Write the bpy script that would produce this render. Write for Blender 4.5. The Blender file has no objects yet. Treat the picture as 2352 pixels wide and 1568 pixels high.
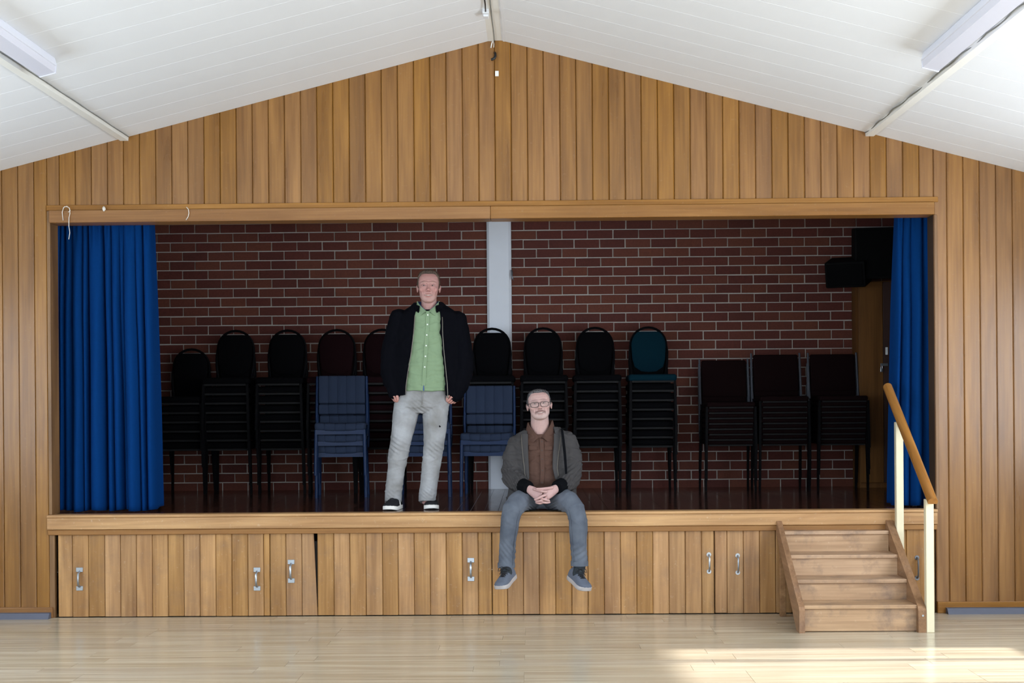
import bpy, bmesh, math, random
import numpy as np
from mathutils import Vector, Matrix, noise as mnoise

random.seed(7)
SC = bpy.context.scene
COL = SC.collection
R = math.radians

# ------------------------------------------------------------------ camera
# level 50 mm lens with a rise (vertical shift), turned 0.8 deg left of the wall's normal, rolled 0.44 deg
PSI, RHO = 0.0144, 0.0077
cam_d = bpy.data.cameras.new('camera')
cam = bpy.data.objects.new('camera', cam_d)
COL.objects.link(cam)
cam_d.sensor_width = 36.0
cam_d.lens = 36.0 * 3267.0 / 2352.0
cam_d.shift_y = 145.0 / 2352.0
cam_d.clip_end = 100
fw = Vector((-math.sin(PSI), math.cos(PSI), 0)); rt = Vector((math.cos(PSI), math.sin(PSI), 0)); up = Vector((0, 0, 1))
cr = math.cos(RHO) * rt - math.sin(RHO) * up
cu = math.sin(RHO) * rt + math.cos(RHO) * up
cam.matrix_world = Matrix(((cr.x, cu.x, -fw.x, 0.0), (cr.y, cu.y, -fw.y, -10.5), (cr.z, cu.z, -fw.z, 1.553), (0, 0, 0, 1)))
SC.camera = cam

# ------------------------------------------------------------------ world, sun, window light, added rear fill light, exposure
world = bpy.data.worlds.new('world'); SC.world = world; world.use_nodes = True
bg = world.node_tree.nodes['Background']
bg.inputs[0].default_value = (0.82, 0.9, 1.0, 1); bg.inputs[1].default_value = 1.2

sun_d = bpy.data.lights.new('sun', 'SUN'); sun_d.energy = 18.0; sun_d.angle = R(1.6); sun_d.color = (1, .97, .93)
sun = bpy.data.objects.new('sun', sun_d); COL.objects.link(sun)
sun.rotation_euler = Vector((-math.cos(R(33.5)), 0.0, -math.sin(R(33.5)))).to_track_quat('-Z', 'Y').to_euler()

RIDGE_X, RIDGE_Z, SLOPE_L, SLOPE_R = -0.25, 4.251, 0.2535, 0.2635
HALF = 4.75
XL, XR = RIDGE_X - HALF, RIDGE_X + HALF            # hall side walls
YB = -14.5                                          # hall end wall behind the camera
STAGE_Z, BACK_Y = 0.763, 2.9
WIN_Y = [(-1.45, -3.35), (-3.95, -5.85), (-6.45, -8.35), (-8.95, -10.85), (-11.45, -13.35)]
WIN_Z = (0.95, 2.55)
POWER_R = [235, 250, 250, 250, 250]
POWER_L = [145, 160, 180, 190, 190]
for side, X, pw in ((1, XR + .11, POWER_R), (-1, XL - .11, POWER_L)):
    for (y0, y1), p in zip(WIN_Y, pw):               # daylight coming in through each window
        d = bpy.data.lights.new('window_and_fill_light', 'AREA'); d.shape = 'RECTANGLE'
        d.size = abs(y1 - y0); d.size_y = WIN_Z[1] - WIN_Z[0]; d.energy = p; d.color = (.72, .86, 1.0) if side < 0 else (.80, .90, 1.0)
        o = bpy.data.objects.new('window_and_fill_light', d); COL.objects.link(o)
        o.location = (X, (y0 + y1) / 2, sum(WIN_Z) / 2)
        o.rotation_euler = Matrix(((0, 0, side), (side, 0, 0), (0, 1, 0))).to_euler()

d = bpy.data.lights.new('window_and_fill_light', 'AREA'); d.shape = 'RECTANGLE'; d.size = 4.4; d.size_y = 1.6; d.energy = 300; d.color = (.80, .90, 1.0)  # added fill light behind the camera, brightens the stage from the front
o = bpy.data.objects.new('window_and_fill_light', d); COL.objects.link(o); o.location = (RIDGE_X, YB - .11, 1.75); o.rotation_euler = (R(90), 0, 0)

SC.view_settings.view_transform = 'Standard'; SC.view_settings.look = 'None'
SC.view_settings.exposure = -0.92; SC.view_settings.gamma = 1.0
SC.view_settings.use_curve_mapping = False

def roof_z(x):
    return RIDGE_Z - (SLOPE_R * (x - RIDGE_X) if x > RIDGE_X else SLOPE_L * (RIDGE_X - x))

# ------------------------------------------------------------------ helpers
class MB:
    """collects geometry for one mesh object"""
    def __init__(self): self.v = []; self.f = []
    def add(self, vs, fs):
        n = len(self.v); self.v += [tuple(p) for p in vs]; self.f += [tuple(i + n for i in f) for f in fs]; return self
    def box(self, x0, x1, y0, y1, z0, z1, ch=0.0):
        if ch <= 0:
            vs = [(x, y, z) for z in (z0, z1) for y in (y0, y1) for x in (x0, x1)]
            return self.add(vs, [(0, 2, 3, 1), (4, 5, 7, 6), (0, 1, 5, 4), (2, 6, 7, 3), (0, 4, 6, 2), (1, 3, 7, 5)])
        bm = bmesh.new()
        g = bmesh.ops.create_cube(bm, size=1)
        for v in bm.verts: v.co = Vector(((x0 + x1) / 2 + v.co.x * (x1 - x0), (y0 + y1) / 2 + v.co.y * (y1 - y0), (z0 + z1) / 2 + v.co.z * (z1 - z0)))
        bmesh.ops.bevel(bm, geom=bm.edges[:], offset=ch, segments=1 if ch < .004 else 2, profile=.5, affect='EDGES')
        return self.bm(bm)
    def bm(self, bm):
        bm.verts.index_update()
        self.add([v.co[:] for v in bm.verts], [[v.index for v in f.verts] for f in bm.faces]); bm.free(); return self
    def prism(self, poly, a0, a1, axis='x'):
        """2D polygon extruded along an axis; poly in the two other axes (in xyz order)"""
        n = len(poly)
        def p(q, a): return {'x': (a, q[0], q[1]), 'y': (q[0], a, q[1]), 'z': (q[0], q[1], a)}[axis]
        vs = [p(q, a0) for q in poly] + [p(q, a1) for q in poly]
        fs = [tuple(range(n))[::-1], tuple(range(n, 2 * n))] + [(i, (i + 1) % n, n + (i + 1) % n, n + i) for i in range(n)]
        return self.add(vs, fs)
    def loft(self, rings, cap=True, closed=True):
        n = len(rings[0]); vs = [p for r in rings for p in r]; fs = []
        m = n if closed else n - 1
        for k in range(len(rings) - 1):
            for i in range(m):
                fs.append((k * n + i, k * n + (i + 1) % n, (k + 1) * n + (i + 1) % n, (k + 1) * n + i))
        if cap: fs += [tuple(range(n))[::-1], tuple(range((len(rings) - 1) * n, len(rings) * n))]
        return self.add(vs, fs)
    def tube(self, path, r, n=8, cap=True):
        path = [Vector(p) for p in path]; rr = r if isinstance(r, (list, tuple)) else [r] * len(path)
        rings = []; prev = None
        for i, p in enumerate(path):
            t = (path[min(i + 1, len(path) - 1)] - path[max(i - 1, 0)]).normalized()
            if prev is None:
                a = t.cross(Vector((0, 0, 1))) if abs(t.z) < .9 else t.cross(Vector((1, 0, 0)))
            else:
                a = prev - t * prev.dot(t)
            a.normalize(); b = t.cross(a); prev = a
            off = math.pi / 4 if n == 4 else 0
            rings.append([p + rr[i] * (math.cos(2 * math.pi * k / n + off) * a + math.sin(2 * math.pi * k / n + off) * b) for k in range(n)])
        return self.loft(rings, cap)
    def xf(self, M):
        self.v = [tuple(M @ Vector(p)) for p in self.v]; return self
    def build(self, name, mat, parent=None, smooth=False, loc=None, recalc=True):
        me = bpy.data.meshes.new(name); me.from_pydata(self.v, [], self.f)
        if recalc:
            bm = bmesh.new(); bm.from_mesh(me); bmesh.ops.recalc_face_normals(bm, faces=bm.faces[:]); bm.to_mesh(me); bm.free()
        return link(name, me, mat, parent, smooth, loc)

def link(name, me, mat, parent=None, smooth=False, loc=None):
    if mat is not None and not me.materials: me.materials.append(mat)
    if smooth:
        for p in me.polygons: p.use_smooth = True
        if smooth != True: me.set_sharp_from_angle(angle=R(smooth))
    o = bpy.data.objects.new(name, me); COL.objects.link(o)
    if parent: o.parent = parent
    if loc: o.location = loc
    return o

def tag(o, label=None, cat=None, group=None, kind=None):
    if label: o['label'] = label
    if cat: o['category'] = cat
    if group: o['group'] = group
    if kind: o['kind'] = kind
    return o

def empty(name, loc=(0, 0, 0), rz=0.0):
    o = bpy.data.objects.new(name, None); COL.objects.link(o); o.location = loc; o.rotation_euler = (0, 0, rz); return o

def copy_tree(o, parent=None):
    c = o.copy(); COL.objects.link(c); c.parent = parent
    for ch in list(o.children): copy_tree(ch, c)
    return c

# ------------------------------------------------------------------ materials
def nodes(name):
    m = bpy.data.materials.new(name); m.use_nodes = True; nt = m.node_tree
    b = nt.nodes['Principled BSDF']
    def N(t, **kw):
        n = nt.nodes.new(t)
        for k, v in kw.items():
            if hasattr(n, k): setattr(n, k, v)
            else: n.inputs[k].default_value = v
        return n
    def L(a, i, c, j): nt.links.new(a.outputs[i], c.inputs[j])
    return m, nt, b, N, L

def rgb(r, g, b):
    f = lambda c: ((c / 255 + .055) / 1.055) ** 2.4 if c > 10 else c / 255 / 12.92
    return (f(r), f(g), f(b), 1)

def plain(name, col, rough=.5, metal=0.0, spec=.5, var=.12, nscale=30, bump=0.0, bscale=200, coat=0.0, sheen=0.0):
    m, nt, b, N, L = nodes(name)
    tc = N('ShaderNodeTexCoord'); n = N('ShaderNodeTexNoise'); n.inputs['Scale'].default_value = nscale; n.inputs['Detail'].default_value = 4
    L(tc, 'Object', n, 'Vector')
    mx = N('ShaderNodeMix', data_type='RGBA', blend_type='MIX')
    c = Vector(col[:3])
    mx.inputs[6].default_value = (*(c * (1 - var)), 1); mx.inputs[7].default_value = (*(c * (1 + var)), 1)
    L(n, 'Fac', mx, 0); L(mx, 2, b, 'Base Color')
    b.inputs['Roughness'].default_value = rough; b.inputs['Metallic'].default_value = metal
    b.inputs['Specular IOR Level'].default_value = spec
    if coat: b.inputs['Coat Weight'].default_value = coat; b.inputs['Coat Roughness'].default_value = .15
    if sheen: b.inputs['Sheen Weight'].default_value = sheen
    if bump:
        n2 = N('ShaderNodeTexNoise'); n2.inputs['Scale'].default_value = bscale; n2.inputs['Detail'].default_value = 3; L(tc, 'Object', n2, 'Vector')
        bp = N('ShaderNodeBump'); bp.inputs['Strength'].default_value = bump; bp.inputs['Distance'].default_value = .004
        L(n2, 'Fac', bp, 'Height'); L(bp, 'Normal', b, 'Normal')
    return m

def wood(name, light, dark, axis=2, rough=.4, spec=.45, wear=0.0, wearcol=(.75, .62, .48), rvar=.16, fine=55, scuff=0.0):
    """boards: per-board tone, long grain along one axis, pores, pale wear specks"""
    m, nt, b, N, L = nodes(name)
    tc = N('ShaderNodeTexCoord'); oi = N('ShaderNodeObjectInfo')
    off = N('ShaderNodeVectorMath', operation='SCALE'); off.inputs[0].default_value = (13.1, 7.7, 5.3); L(oi, 'Random', off, 'Scale')
    add = N('ShaderNodeVectorMath', operation='ADD'); L(tc, 'Object', add, 0); L(off, 0, add, 1)
    def grain(scale, stretch, detail, dist=0.0):
        mp = N('ShaderNodeMapping'); s = [1, 1, 1]; s[axis] = stretch; mp.inputs['Scale'].default_value = s; L(add, 0, mp, 'Vector')
        n = N('ShaderNodeTexNoise'); n.inputs['Scale'].default_value = scale; n.inputs['Detail'].default_value = detail; n.inputs['Distortion'].default_value = dist
        L(mp, 'Vector', n, 'Vector'); return n
    g1 = grain(9, .10, 5, .6); g2 = grain(fine, .035, 3)
    r1 = N('ShaderNodeValToRGB'); r1.color_ramp.elements[0].position = .3; r1.color_ramp.elements[1].position = .72
    r1.color_ramp.elements[0].color = dark; r1.color_ramp.elements[1].color = light; L(g1, 'Fac', r1, 'Fac')
    mx = N('ShaderNodeMix', data_type='RGBA', blend_type='MULTIPLY'); mx.inputs[0].default_value = .35
    r2 = N('ShaderNodeValToRGB'); r2.color_ramp.elements[0].position = .35; r2.color_ramp.elements[1].position = .62; r2.color_ramp.elements[0].color = (.45, .38, .32, 1)
    L(g2, 'Fac', r2, 'Fac'); L(r1, 'Color', mx, 6); L(r2, 'Color', mx, 7)
    hs = N('ShaderNodeHueSaturation'); mr = N('ShaderNodeMapRange'); mr.inputs['To Min'].default_value = 1 - rvar; mr.inputs['To Max'].default_value = 1 + rvar
    L(oi, 'Random', mr, 'Value'); L(mr, 0, hs, 'Value')
    m2 = N('ShaderNodeMath', operation='MULTIPLY'); m2.inputs[1].default_value = 7.31; L(oi, 'Random', m2, 0)
    fr = N('ShaderNodeMath', operation='FRACT'); L(m2, 0, fr, 0)
    mr2 = N('ShaderNodeMapRange'); mr2.inputs['To Min'].default_value = .4975; mr2.inputs['To Max'].default_value = .5015; L(fr, 0, mr2, 'Value'); L(mr2, 0, hs, 'Hue')
    mr3 = N('ShaderNodeMapRange'); mr3.inputs['To Min'].default_value = .93; mr3.inputs['To Max'].default_value = 1.05; L(fr, 0, mr3, 'Value'); L(mr3, 0, hs, 'Saturation')
    L(mx, 2, hs, 'Color'); last = (hs, 0)
    if wear:
        w = N('ShaderNodeTexNoise'); w.inputs['Scale'].default_value = 42; w.inputs['Detail'].default_value = 6; w.inputs['Roughness'].default_value = .7; L(add, 0, w, 'Vector')
        rw = N('ShaderNodeValToRGB'); rw.color_ramp.elements[0].position = .60; rw.color_ramp.elements[1].position = .72; L(w, 'Fac', rw, 'Fac')
        w2 = N('ShaderNodeTexNoise'); w2.inputs['Scale'].default_value = 4; L(add, 0, w2, 'Vector')
        mm = N('ShaderNodeMath', operation='MULTIPLY'); L(rw, 'Color', mm, 0); L(w2, 'Fac', mm, 1)
        mm2 = N('ShaderNodeMath', operation='MULTIPLY'); L(mm, 0, mm2, 0); mm2.inputs[1].default_value = wear
        mw = N('ShaderNodeMix', data_type='RGBA'); mw.inputs[7].default_value = (*wearcol, 1); L(mm2, 0, mw, 0); L(last[0], last[1], mw, 6); last = (mw, 2)
    if scuff:
        w = N('ShaderNodeTexNoise'); w.inputs['Scale'].default_value = 5; w.inputs['Detail'].default_value = 6; w.inputs['Roughness'].default_value = .65; L(add, 0, w, 'Vector')
        rw = N('ShaderNodeValToRGB'); rw.color_ramp.elements[0].position = .5; rw.color_ramp.elements[1].position = .75; L(w, 'Fac', rw, 'Fac')
        mm2 = N('ShaderNodeMath', operation='MULTIPLY'); L(rw, 'Color', mm2, 0); mm2.inputs[1].default_value = scuff
        mw = N('ShaderNodeMix', data_type='RGBA'); mw.inputs[7].default_value = (.12, .09, .085, 1); L(mm2, 0, mw, 0); L(last[0], last[1], mw, 6); last = (mw, 2)
    L(last[0], last[1], b, 'Base Color')
    rr = N('ShaderNodeMapRange'); rr.inputs['To Min'].default_value = rough - .07; rr.inputs['To Max'].default_value = rough + .09; L(g1, 'Fac', rr, 'Value'); L(rr, 0, b, 'Roughness')
    b.inputs['Specular IOR Level'].default_value = spec
    bp = N('ShaderNodeBump'); bp.inputs['Strength'].default_value = .12; bp.inputs['Distance'].default_value = .002; L(g2, 'Fac', bp, 'Height'); L(bp, 'Normal', b, 'Normal')
    return m

def brick_mat():
    m, nt, b, N, L = nodes('brick_red')
    tc = N('ShaderNodeTexCoord'); oi = N('ShaderNodeObjectInfo'); ge = N('ShaderNodeNewGeometry')
    s = N('ShaderNodeMath', operation='ADD'); L(oi, 'Random', s, 0); L(ge, 'Random Per Island', s, 1)
    fr = N('ShaderNodeMath', operation='FRACT'); L(s, 0, fr, 0)
    rp = N('ShaderNodeValToRGB'); e = rp.color_ramp.elements
    e[0].color = (.082, .022, .017, 1); e[1].color = (.124, .037, .022, 1)
    x = e.new(.4); x.color = (.098, .024, .018, 1); x = e.new(.75); x.color = (.115, .034, .022, 1); L(fr, 0, rp, 'Fac')
    off = N('ShaderNodeVectorMath', operation='SCALE'); off.inputs[0].default_value = (17, 9, 5); L(oi, 'Random', off, 'Scale')
    add = N('ShaderNodeVectorMath', operation='ADD'); L(tc, 'Object', add, 0); L(off, 0, add, 1)
    n = N('ShaderNodeTexNoise'); n.inputs['Scale'].default_value = 60; n.inputs['Detail'].default_value = 5; L(add, 0, n, 'Vector')
    mr = N('ShaderNodeMapRange'); mr.inputs['To Min'].default_value = .7; mr.inputs['To Max'].default_value = 1.3; L(n, 'Fac', mr, 'Value')
    hs = N('ShaderNodeHueSaturation'); L(rp, 'Color', hs, 'Color'); L(mr, 0, hs, 'Value'); L(hs, 0, b, 'Base Color')
    b.inputs['Roughness'].default_value = .75; b.inputs['Specular IOR Level'].default_value = .25
    bp = N('ShaderNodeBump'); bp.inputs['Strength'].default_value = .4; bp.inputs['Distance'].default_value = .003; L(n, 'Fac', bp, 'Height'); L(bp, 'Normal', b, 'Normal')
    return m

M = {}
M['board'] = wood('varnished_board', rgb(157, 111, 55), rgb(126, 85, 39), 2, .29, .5, wear=.12, rvar=.075)
M['door_board'] = wood('worn_door_board', rgb(196, 151, 99), rgb(150, 108, 64), 2, .36, .4, wear=.4, rvar=.11, scuff=.3)
M['trim'] = wood('varnished_trim', rgb(162, 116, 64), rgb(138, 94, 46), 0, .33, .3, wear=.15, rvar=.05)
M['nosing'] = wood('worn_nosing', rgb(214, 171, 120), rgb(168, 123, 77), 0, .42, .45, wear=.6, wearcol=(.72, .60, .46), rvar=.06)
M['jamb'] = wood('jamb_wood', rgb(150, 112, 70), rgb(112, 80, 46), 2, .4, .4, rvar=.05)
M['stair'] = wood('worn_stair_wood', rgb(204, 171, 138), rgb(164, 130, 101), 0, .45, .4, wear=.5, rvar=.06, scuff=.8)
M['stringer'] = wood('stringer_wood', rgb(168, 128, 90), rgb(128, 92, 60), 1, .45, .4, wear=.6, rvar=.05, scuff=.35)
M['rail'] = wood('handrail_wood', rgb(190, 136, 68), rgb(156, 104, 46), 1, .3, .5, rvar=.03)
M['laminate'] = wood('laminate_floor', rgb(209, 197, 174), rgb(185, 171, 147), 0, .20, .5, rvar=.03, fine=30)
M['stage_floor'] = wood('dark_stage_floor', rgb(62, 34, 22), rgb(36, 18, 12), 0, .10, .5, wear=.08, rvar=.08)
M['backing'] = plain('dark_backing', rgb(60, 42, 26), .8)
M['black_gap'] = plain('dark_gap', (.006, .005, .004), .9)
M['ceiling'] = plain('ceiling_paint', rgb(230, 232, 236), .55, var=.015, nscale=3)
M['ceiling_batten'] = plain('batten_paint', rgb(230, 229, 224), .5, var=.02, nscale=5)
M['wallpaint'] = plain('hall_wall_paint', rgb(226, 220, 208), .6, var=.02)
M['white'] = plain('white_paint', rgb(226, 228, 232), .45, var=.02)
M['column'] = plain('column_paint', rgb(226, 230, 240), .5, var=.03, nscale=8)
M['lampbody'] = plain('lamp_body_paint', rgb(226, 228, 240), .35, var=.01)
M['diffuser'] = plain('lamp_diffuser', rgb(220, 221, 234), .3, var=.01)
M['cable'] = plain('grey_cable', rgb(120, 122, 118), .5)
M['mortar'] = plain('mortar', (.46, .42, .39), .9, var=.12, nscale=50, bump=.5, bscale=150)
M['brick'] = brick_mat()
M['greystrip'] = plain('grey_strip_paint', rgb(92, 96, 112), .6, var=.08, nscale=20)
M['chrome'] = plain('galvanised_steel', rgb(170, 178, 188), .32, metal=.9, var=.05)
M['steel_dark'] = plain('dull_steel', rgb(120, 122, 128), .4, metal=.8)
M['post'] = plain('cream_post_paint', rgb(222, 212, 182), .4, var=.03, nscale=12)
M['curtain'] = plain('blue_curtain_velvet', (.0006, .031, .142), .9, spec=.08, var=.10, nscale=60, bump=.15, bscale=400)
M['string'] = plain('white_string', rgb(225, 220, 212), .7)
M['black'] = plain('black_plastic', (.008, .008, .009), .5)
M['tagwhite'] = plain('white_card', rgb(235, 235, 232), .6)
M['speaker'] = plain('speaker_black', (.003, .003, .0035), .7, spec=.08, var=.2)
M['grille'] = plain('speaker_grille', (.003, .003, .0035), .8, spec=.05, bump=.2, bscale=300)
M['cupboard'] = wood('cupboard_ply', rgb(120, 80, 38), rgb(92, 58, 24), 2, .5, .3, rvar=.02)
M['ch_black'] = plain('black_upholstery', (.0022, .0022, .003), .9, spec=.06, var=.2, nscale=100)
M['ch_maroon'] = plain('maroon_upholstery', (.010, .003, .004), .9, spec=.06, var=.2, nscale=100)
M['ch_teal'] = plain('teal_upholstery', (.002, .018, .030), .9, spec=.06, var=.2, nscale=100)
M['ch_frame'] = plain('black_chair_frame', (.003, .003, .004), .6, spec=.06)
M['ch_rail'] = plain('dull_seat_rail', (.012, .012, .013), .6, spec=.1)
M['ch_silver'] = plain('silver_chair_frame', (.06, .066, .085), .5, spec=.3)
M['ch_wine'] = plain('wine_upholstery', (.008, .003, .0035), .9, spec=.06, var=.2, nscale=100)
M['bl_fabric'] = plain('blue_grey_fabric', (.026, .038, .072), .92, spec=.15, var=.35, nscale=420, bump=.2, bscale=500)
M['bl_frame'] = plain('blue_chair_frame', (.004, .020, .072), .45, spec=.3)
M['paper'] = plain('paper_scrap', rgb(230, 228, 220), .7)

# ================================================================== THE SETTING
# ---- hall floor: laminate planks laid across the room
PW, PL = 0.185, 1.285
fl = MB().box(XL, XR, -22 * PW, .2, -.2, -.012).box(XL, XR, YB, -22 * PW, -.2, 0).box(XL, XR, .2, BACK_Y, -.2, 0).build('floor', M['laminate'])
tag(fl, 'pale oak laminate plank floor of the hall', 'floor', kind='structure')
plank_me = {}
def plank_mesh(w):
    k = round(w, 3)
    if k not in plank_me:
        g, c, h = .0004, .0010, .012
        mb = MB()
        rings = []
        for (i, z) in ((g, -h), (g, -c), (g + c, 0)):
            rings.append([(i, -PW + i, z), (w - i, -PW + i, z), (w - i, -i, z), (i, -i, z)])
        mb.loft(rings)
        me = bpy.data.meshes.new('plank'); me.from_pydata(mb.v, [], mb.f); me.materials.append(M['laminate']); plank_me[k] = me
    return plank_me[k]
for r in range(22):
    x = XL - random.choice((.2, .5, .75, 1.0, .35))
    while x < XR:
        x0, x1 = max(x, XL), min(x + PL, XR)
        if x1 - x0 > .03: link('plank', plank_mesh(x1 - x0), None, fl, loc=(x0, -r * PW, 0))
        x += PL

# ---- stage floor: narrow dark boards running front to back
sf = MB().box(XL, XR, .085, BACK_Y, STAGE_Z - .06, STAGE_Z - .013).build('floor_stage', M['stage_floor'])
tag(sf, 'dark polished board floor of the stage', 'floor', kind='structure')
bw = .103
bm_ = MB(); rings = []
for (i, z) in ((.0004, -.013), (.0004, -.0012), (.0016, 0)):
    rings.append([(i, .085, z), (bw - i, .085, z), (bw - i, BACK_Y, z), (i, BACK_Y, z)])
bm_.loft(rings); sme = bpy.data.meshes.new('board'); sme.from_pydata(bm_.v, [], bm_.f)
M['stage_board'] = wood('dark_stage_board', rgb(76, 41, 28), rgb(46, 23, 16), 1, .14, .5, wear=.08, rvar=.12)
sme.materials.append(M['stage_board'])
x = XL
while x < XR - bw: link('board', sme, None, sf, loc=(x, 0, STAGE_Z)); x += bw

# ---- ceiling: two slopes of painted planks over hall and stage
cl = MB()
for s, sl in ((1, SLOPE_R), (-1, SLOPE_L)):
    e = RIDGE_X + s * (HALF + .1)
    cl.prism([(RIDGE_X, RIDGE_Z + .014), (e, roof_z(e) + .014), (e, roof_z(e) + .12), (RIDGE_X, RIDGE_Z + .12)], YB - .1, BACK_Y + .1, 'y')
cl = cl.build('ceiling', M['ceiling'])
tag(cl, 'white painted plank ceiling sloping down from the ridge', 'ceiling', kind='structure')
CW = .298
for s in (1, -1):
    mb = MB(); rings = []
    for x in (RIDGE_X + s * .02, RIDGE_X + s * (HALF + .05)):
        z = roof_z(x)
        rings.append([(x, 0, z + .014), (x, 0, z + .002), (x, -.002, z), (x, -CW + .002, z), (x, -CW, z + .002), (x, -CW, z + .014)])
    mb.loft(rings); me = bpy.data.meshes.new('plank'); me.from_pydata(mb.v, [], mb.f)
    b_ = bmesh.new(); b_.from_mesh(me); bmesh.ops.recalc_face_normals(b_, faces=b_.faces[:]); b_.to_mesh(me); b_.free(); me.materials.append(M['ceiling'])
    for k in range(48): link('plank', me, None, cl, loc=(0, -.0 - k * CW - .135 * 0, 0))
rb = empty('trim_1', (0, 0, 0)); tag(rb, 'white boxed ridge beam along the top of the ceiling', 'ridge beam', kind='structure')
MB().box(-.332, -.262, YB, 0, 4.236, 4.33, .003).build('board', M['ceiling_batten'], rb)
MB().box(-.260, -.200, YB, 0, 4.240, 4.33, .003).build('board', M['ceiling_batten'], rb)
MB().box(-.198, -.172, YB, 0, 4.232, 4.33, .003).build('edge_strip', M['white'], rb)
for n, x in ((2, RIDGE_X - 2.76), (3, RIDGE_X + 2.745)):
    z = roof_z(x)
    bt = MB().prism([(x - .034, z + .02), (x - .030, z - .022), (x + .030, z - .022), (x + .034, z + .02)], YB, 0, 'y').build('trim_%d' % n, M['ceiling_batten'])
    tag(bt, 'white cover batten on the %s ceiling slope, running to the wood wall' % ('left' if n == 2 else 'right'), 'batten', kind='structure')

# ---- hall side walls with windows, and end wall behind the camera
def side_wall(name, X, s, label):
    mb = MB(); x0, x1 = (X, X + .2) if s > 0 else (X - .2, X)
    top = roof_z(X) + .05
    mb.box(x0, x1, YB, 0.2, 0, WIN_Z[0]); mb.box(x0, x1, YB, 0.2, WIN_Z[1], top)
    ys = [0.2] + [y for w in WIN_Y for y in w] + [YB]
    for a, b in zip(ys[::2], ys[1::2]): mb.box(x0, x1, b, a, WIN_Z[0], WIN_Z[1])
    o = mb.build(name, M['wallpaint']); tag(o, label, 'wall', kind='structure')
side_wall('wall_left', XL, -1, 'cream painted hall wall with windows on the left')
side_wall('wall_right', XR, 1, 'cream painted hall wall with windows on the right')
o = MB().box(XL - .2, RIDGE_X - 2.2, YB - .2, YB, 0, 4.3).box(RIDGE_X + 2.2, XR + .2, YB - .2, YB, 0, 4.3).box(RIDGE_X - 2.2, RIDGE_X + 2.2, YB - .2, YB, 0, .95).box(RIDGE_X - 2.2, RIDGE_X + 2.2, YB - .2, YB, 2.55, 4.3).build('wall_rear', M['wallpaint']); tag(o, 'cream painted end wall of the hall behind the camera', 'wall', kind='structure')  # middle opening is made up for the added rear fill light
o = MB().box(XL - .2, XL, .2, BACK_Y + .2, 0, 3.2).build('wall_stage_left', M['mortar']); tag(o, 'dim side wall of the stage behind the left curtain', 'wall', kind='structure')
o = MB().box(XR, XR + .2, .2, BACK_Y + .2, 0, 3.2).build('wall_stage_right', M['mortar']); tag(o, 'dim side wall of the stage behind the right curtain', 'wall', kind='structure')
wn = 0
for s, X in ((1, XR), (-1, XL)):
    for y0, y1 in WIN_Y:
        wn += 1
        w = empty('window_%d' % wn, (X, y0, WIN_Z[0])); tag(w, 'white framed window on the %s hall wall, %s from the stage' % ('right' if s > 0 else 'left', ('first', 'second', 'third', 'fourth', 'fifth')[(wn - 1) % 5]), 'window', kind='structure')
        L_ = y1 - y0; H_ = WIN_Z[1] - WIN_Z[0]; a, b = sorted((0, s * .07))
        MB().box(a, b, L_, 0, 0, .05).box(a, b, L_, 0, H_ - .05, H_).box(a, b, -.05, 0, 0, H_).box(a, b, L_, L_ + .05, 0, H_).build('frame', M['white'], w)
        for fr in ((.24, .62) if True else ()): MB().box(a, b, L_ * fr - .03, L_ * fr + .03, .05, H_ - .05).build('mullion', M['white'], w)

# ---- wood wall round the stage opening
OX0, OX1, HEAD_Z = -3.592, 2.96, 2.925
wf = MB().prism([(XL, 0), (OX0, 0), (OX0, roof_z(OX0) + .03), (XL, roof_z(XL) + .03)], .02, .17, 'y')
wf.prism([(OX1, 0), (XR, 0), (XR, roof_z(XR) + .03), (OX1, roof_z(OX1) + .03)], .02, .17, 'y')
wf.prism([(OX0, HEAD_Z + .02), (OX1, HEAD_Z + .02), (OX1, roof_z(OX1) + .03), (RIDGE_X, RIDGE_Z + .03), (OX0, roof_z(OX0) + .03)], .02, .17, 'y')
wf = wf.build('wall_front', M['backing']); tag(wf, 'honey varnished wall of vertical boards around the stage opening', 'wall', kind='structure')
def board(x0, x1, z0, parent, mat, ztop=None, y=0.0, th=.02, ch=.006, skew=0.0, name='board'):
    g = .0012; xs = [(x0 + g, th), (x0 + g, ch), (x0 + g + ch, 0), (x1 - g - ch, 0), (x1 - g, ch), (x1 - g, th)]
    zt = (lambda x: roof_z(x) + .008) if ztop is None else (lambda x: ztop)
    lo = [(a, y + b, z0) for a, b in xs]; hi = [(a + skew * (1 if a > (x0 + x1) / 2 else 0), y + b, zt(a)) for a, b in xs]
    return MB().loft([lo, hi]).build(name, mat, parent)
BW = .12
def px_list(a, b, first): pass
edges_l = [OX0 - .097 - BW * k for k in range(13)]
xs = [OX0] + [e for e in edges_l if e > XL] + [XL]
for a, b in zip(xs[1:], xs[:-1]): board(a, b, .078, wf, M['board'])
xs = [OX1, OX1 + .096]
while xs[-1] + BW < XR: xs.append(xs[-1] + BW)
xs.append(XR)
for a, b in zip(xs[:-1], xs[1:]): board(a, b, .083, wf, M['board'])
xs = [OX0, OX0 + .093]
while xs[-1] + .1199 < OX1 - .03: xs.append(xs[-1] + .1199)
xs[-1] = OX1 if OX1 - xs[-1] < .05 else xs[-1]
if xs[-1] != OX1: xs.append(OX1)
for a, b in zip(xs[:-1], xs[1:]): board(a, b, 3.05, wf, M['board'])

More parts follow.
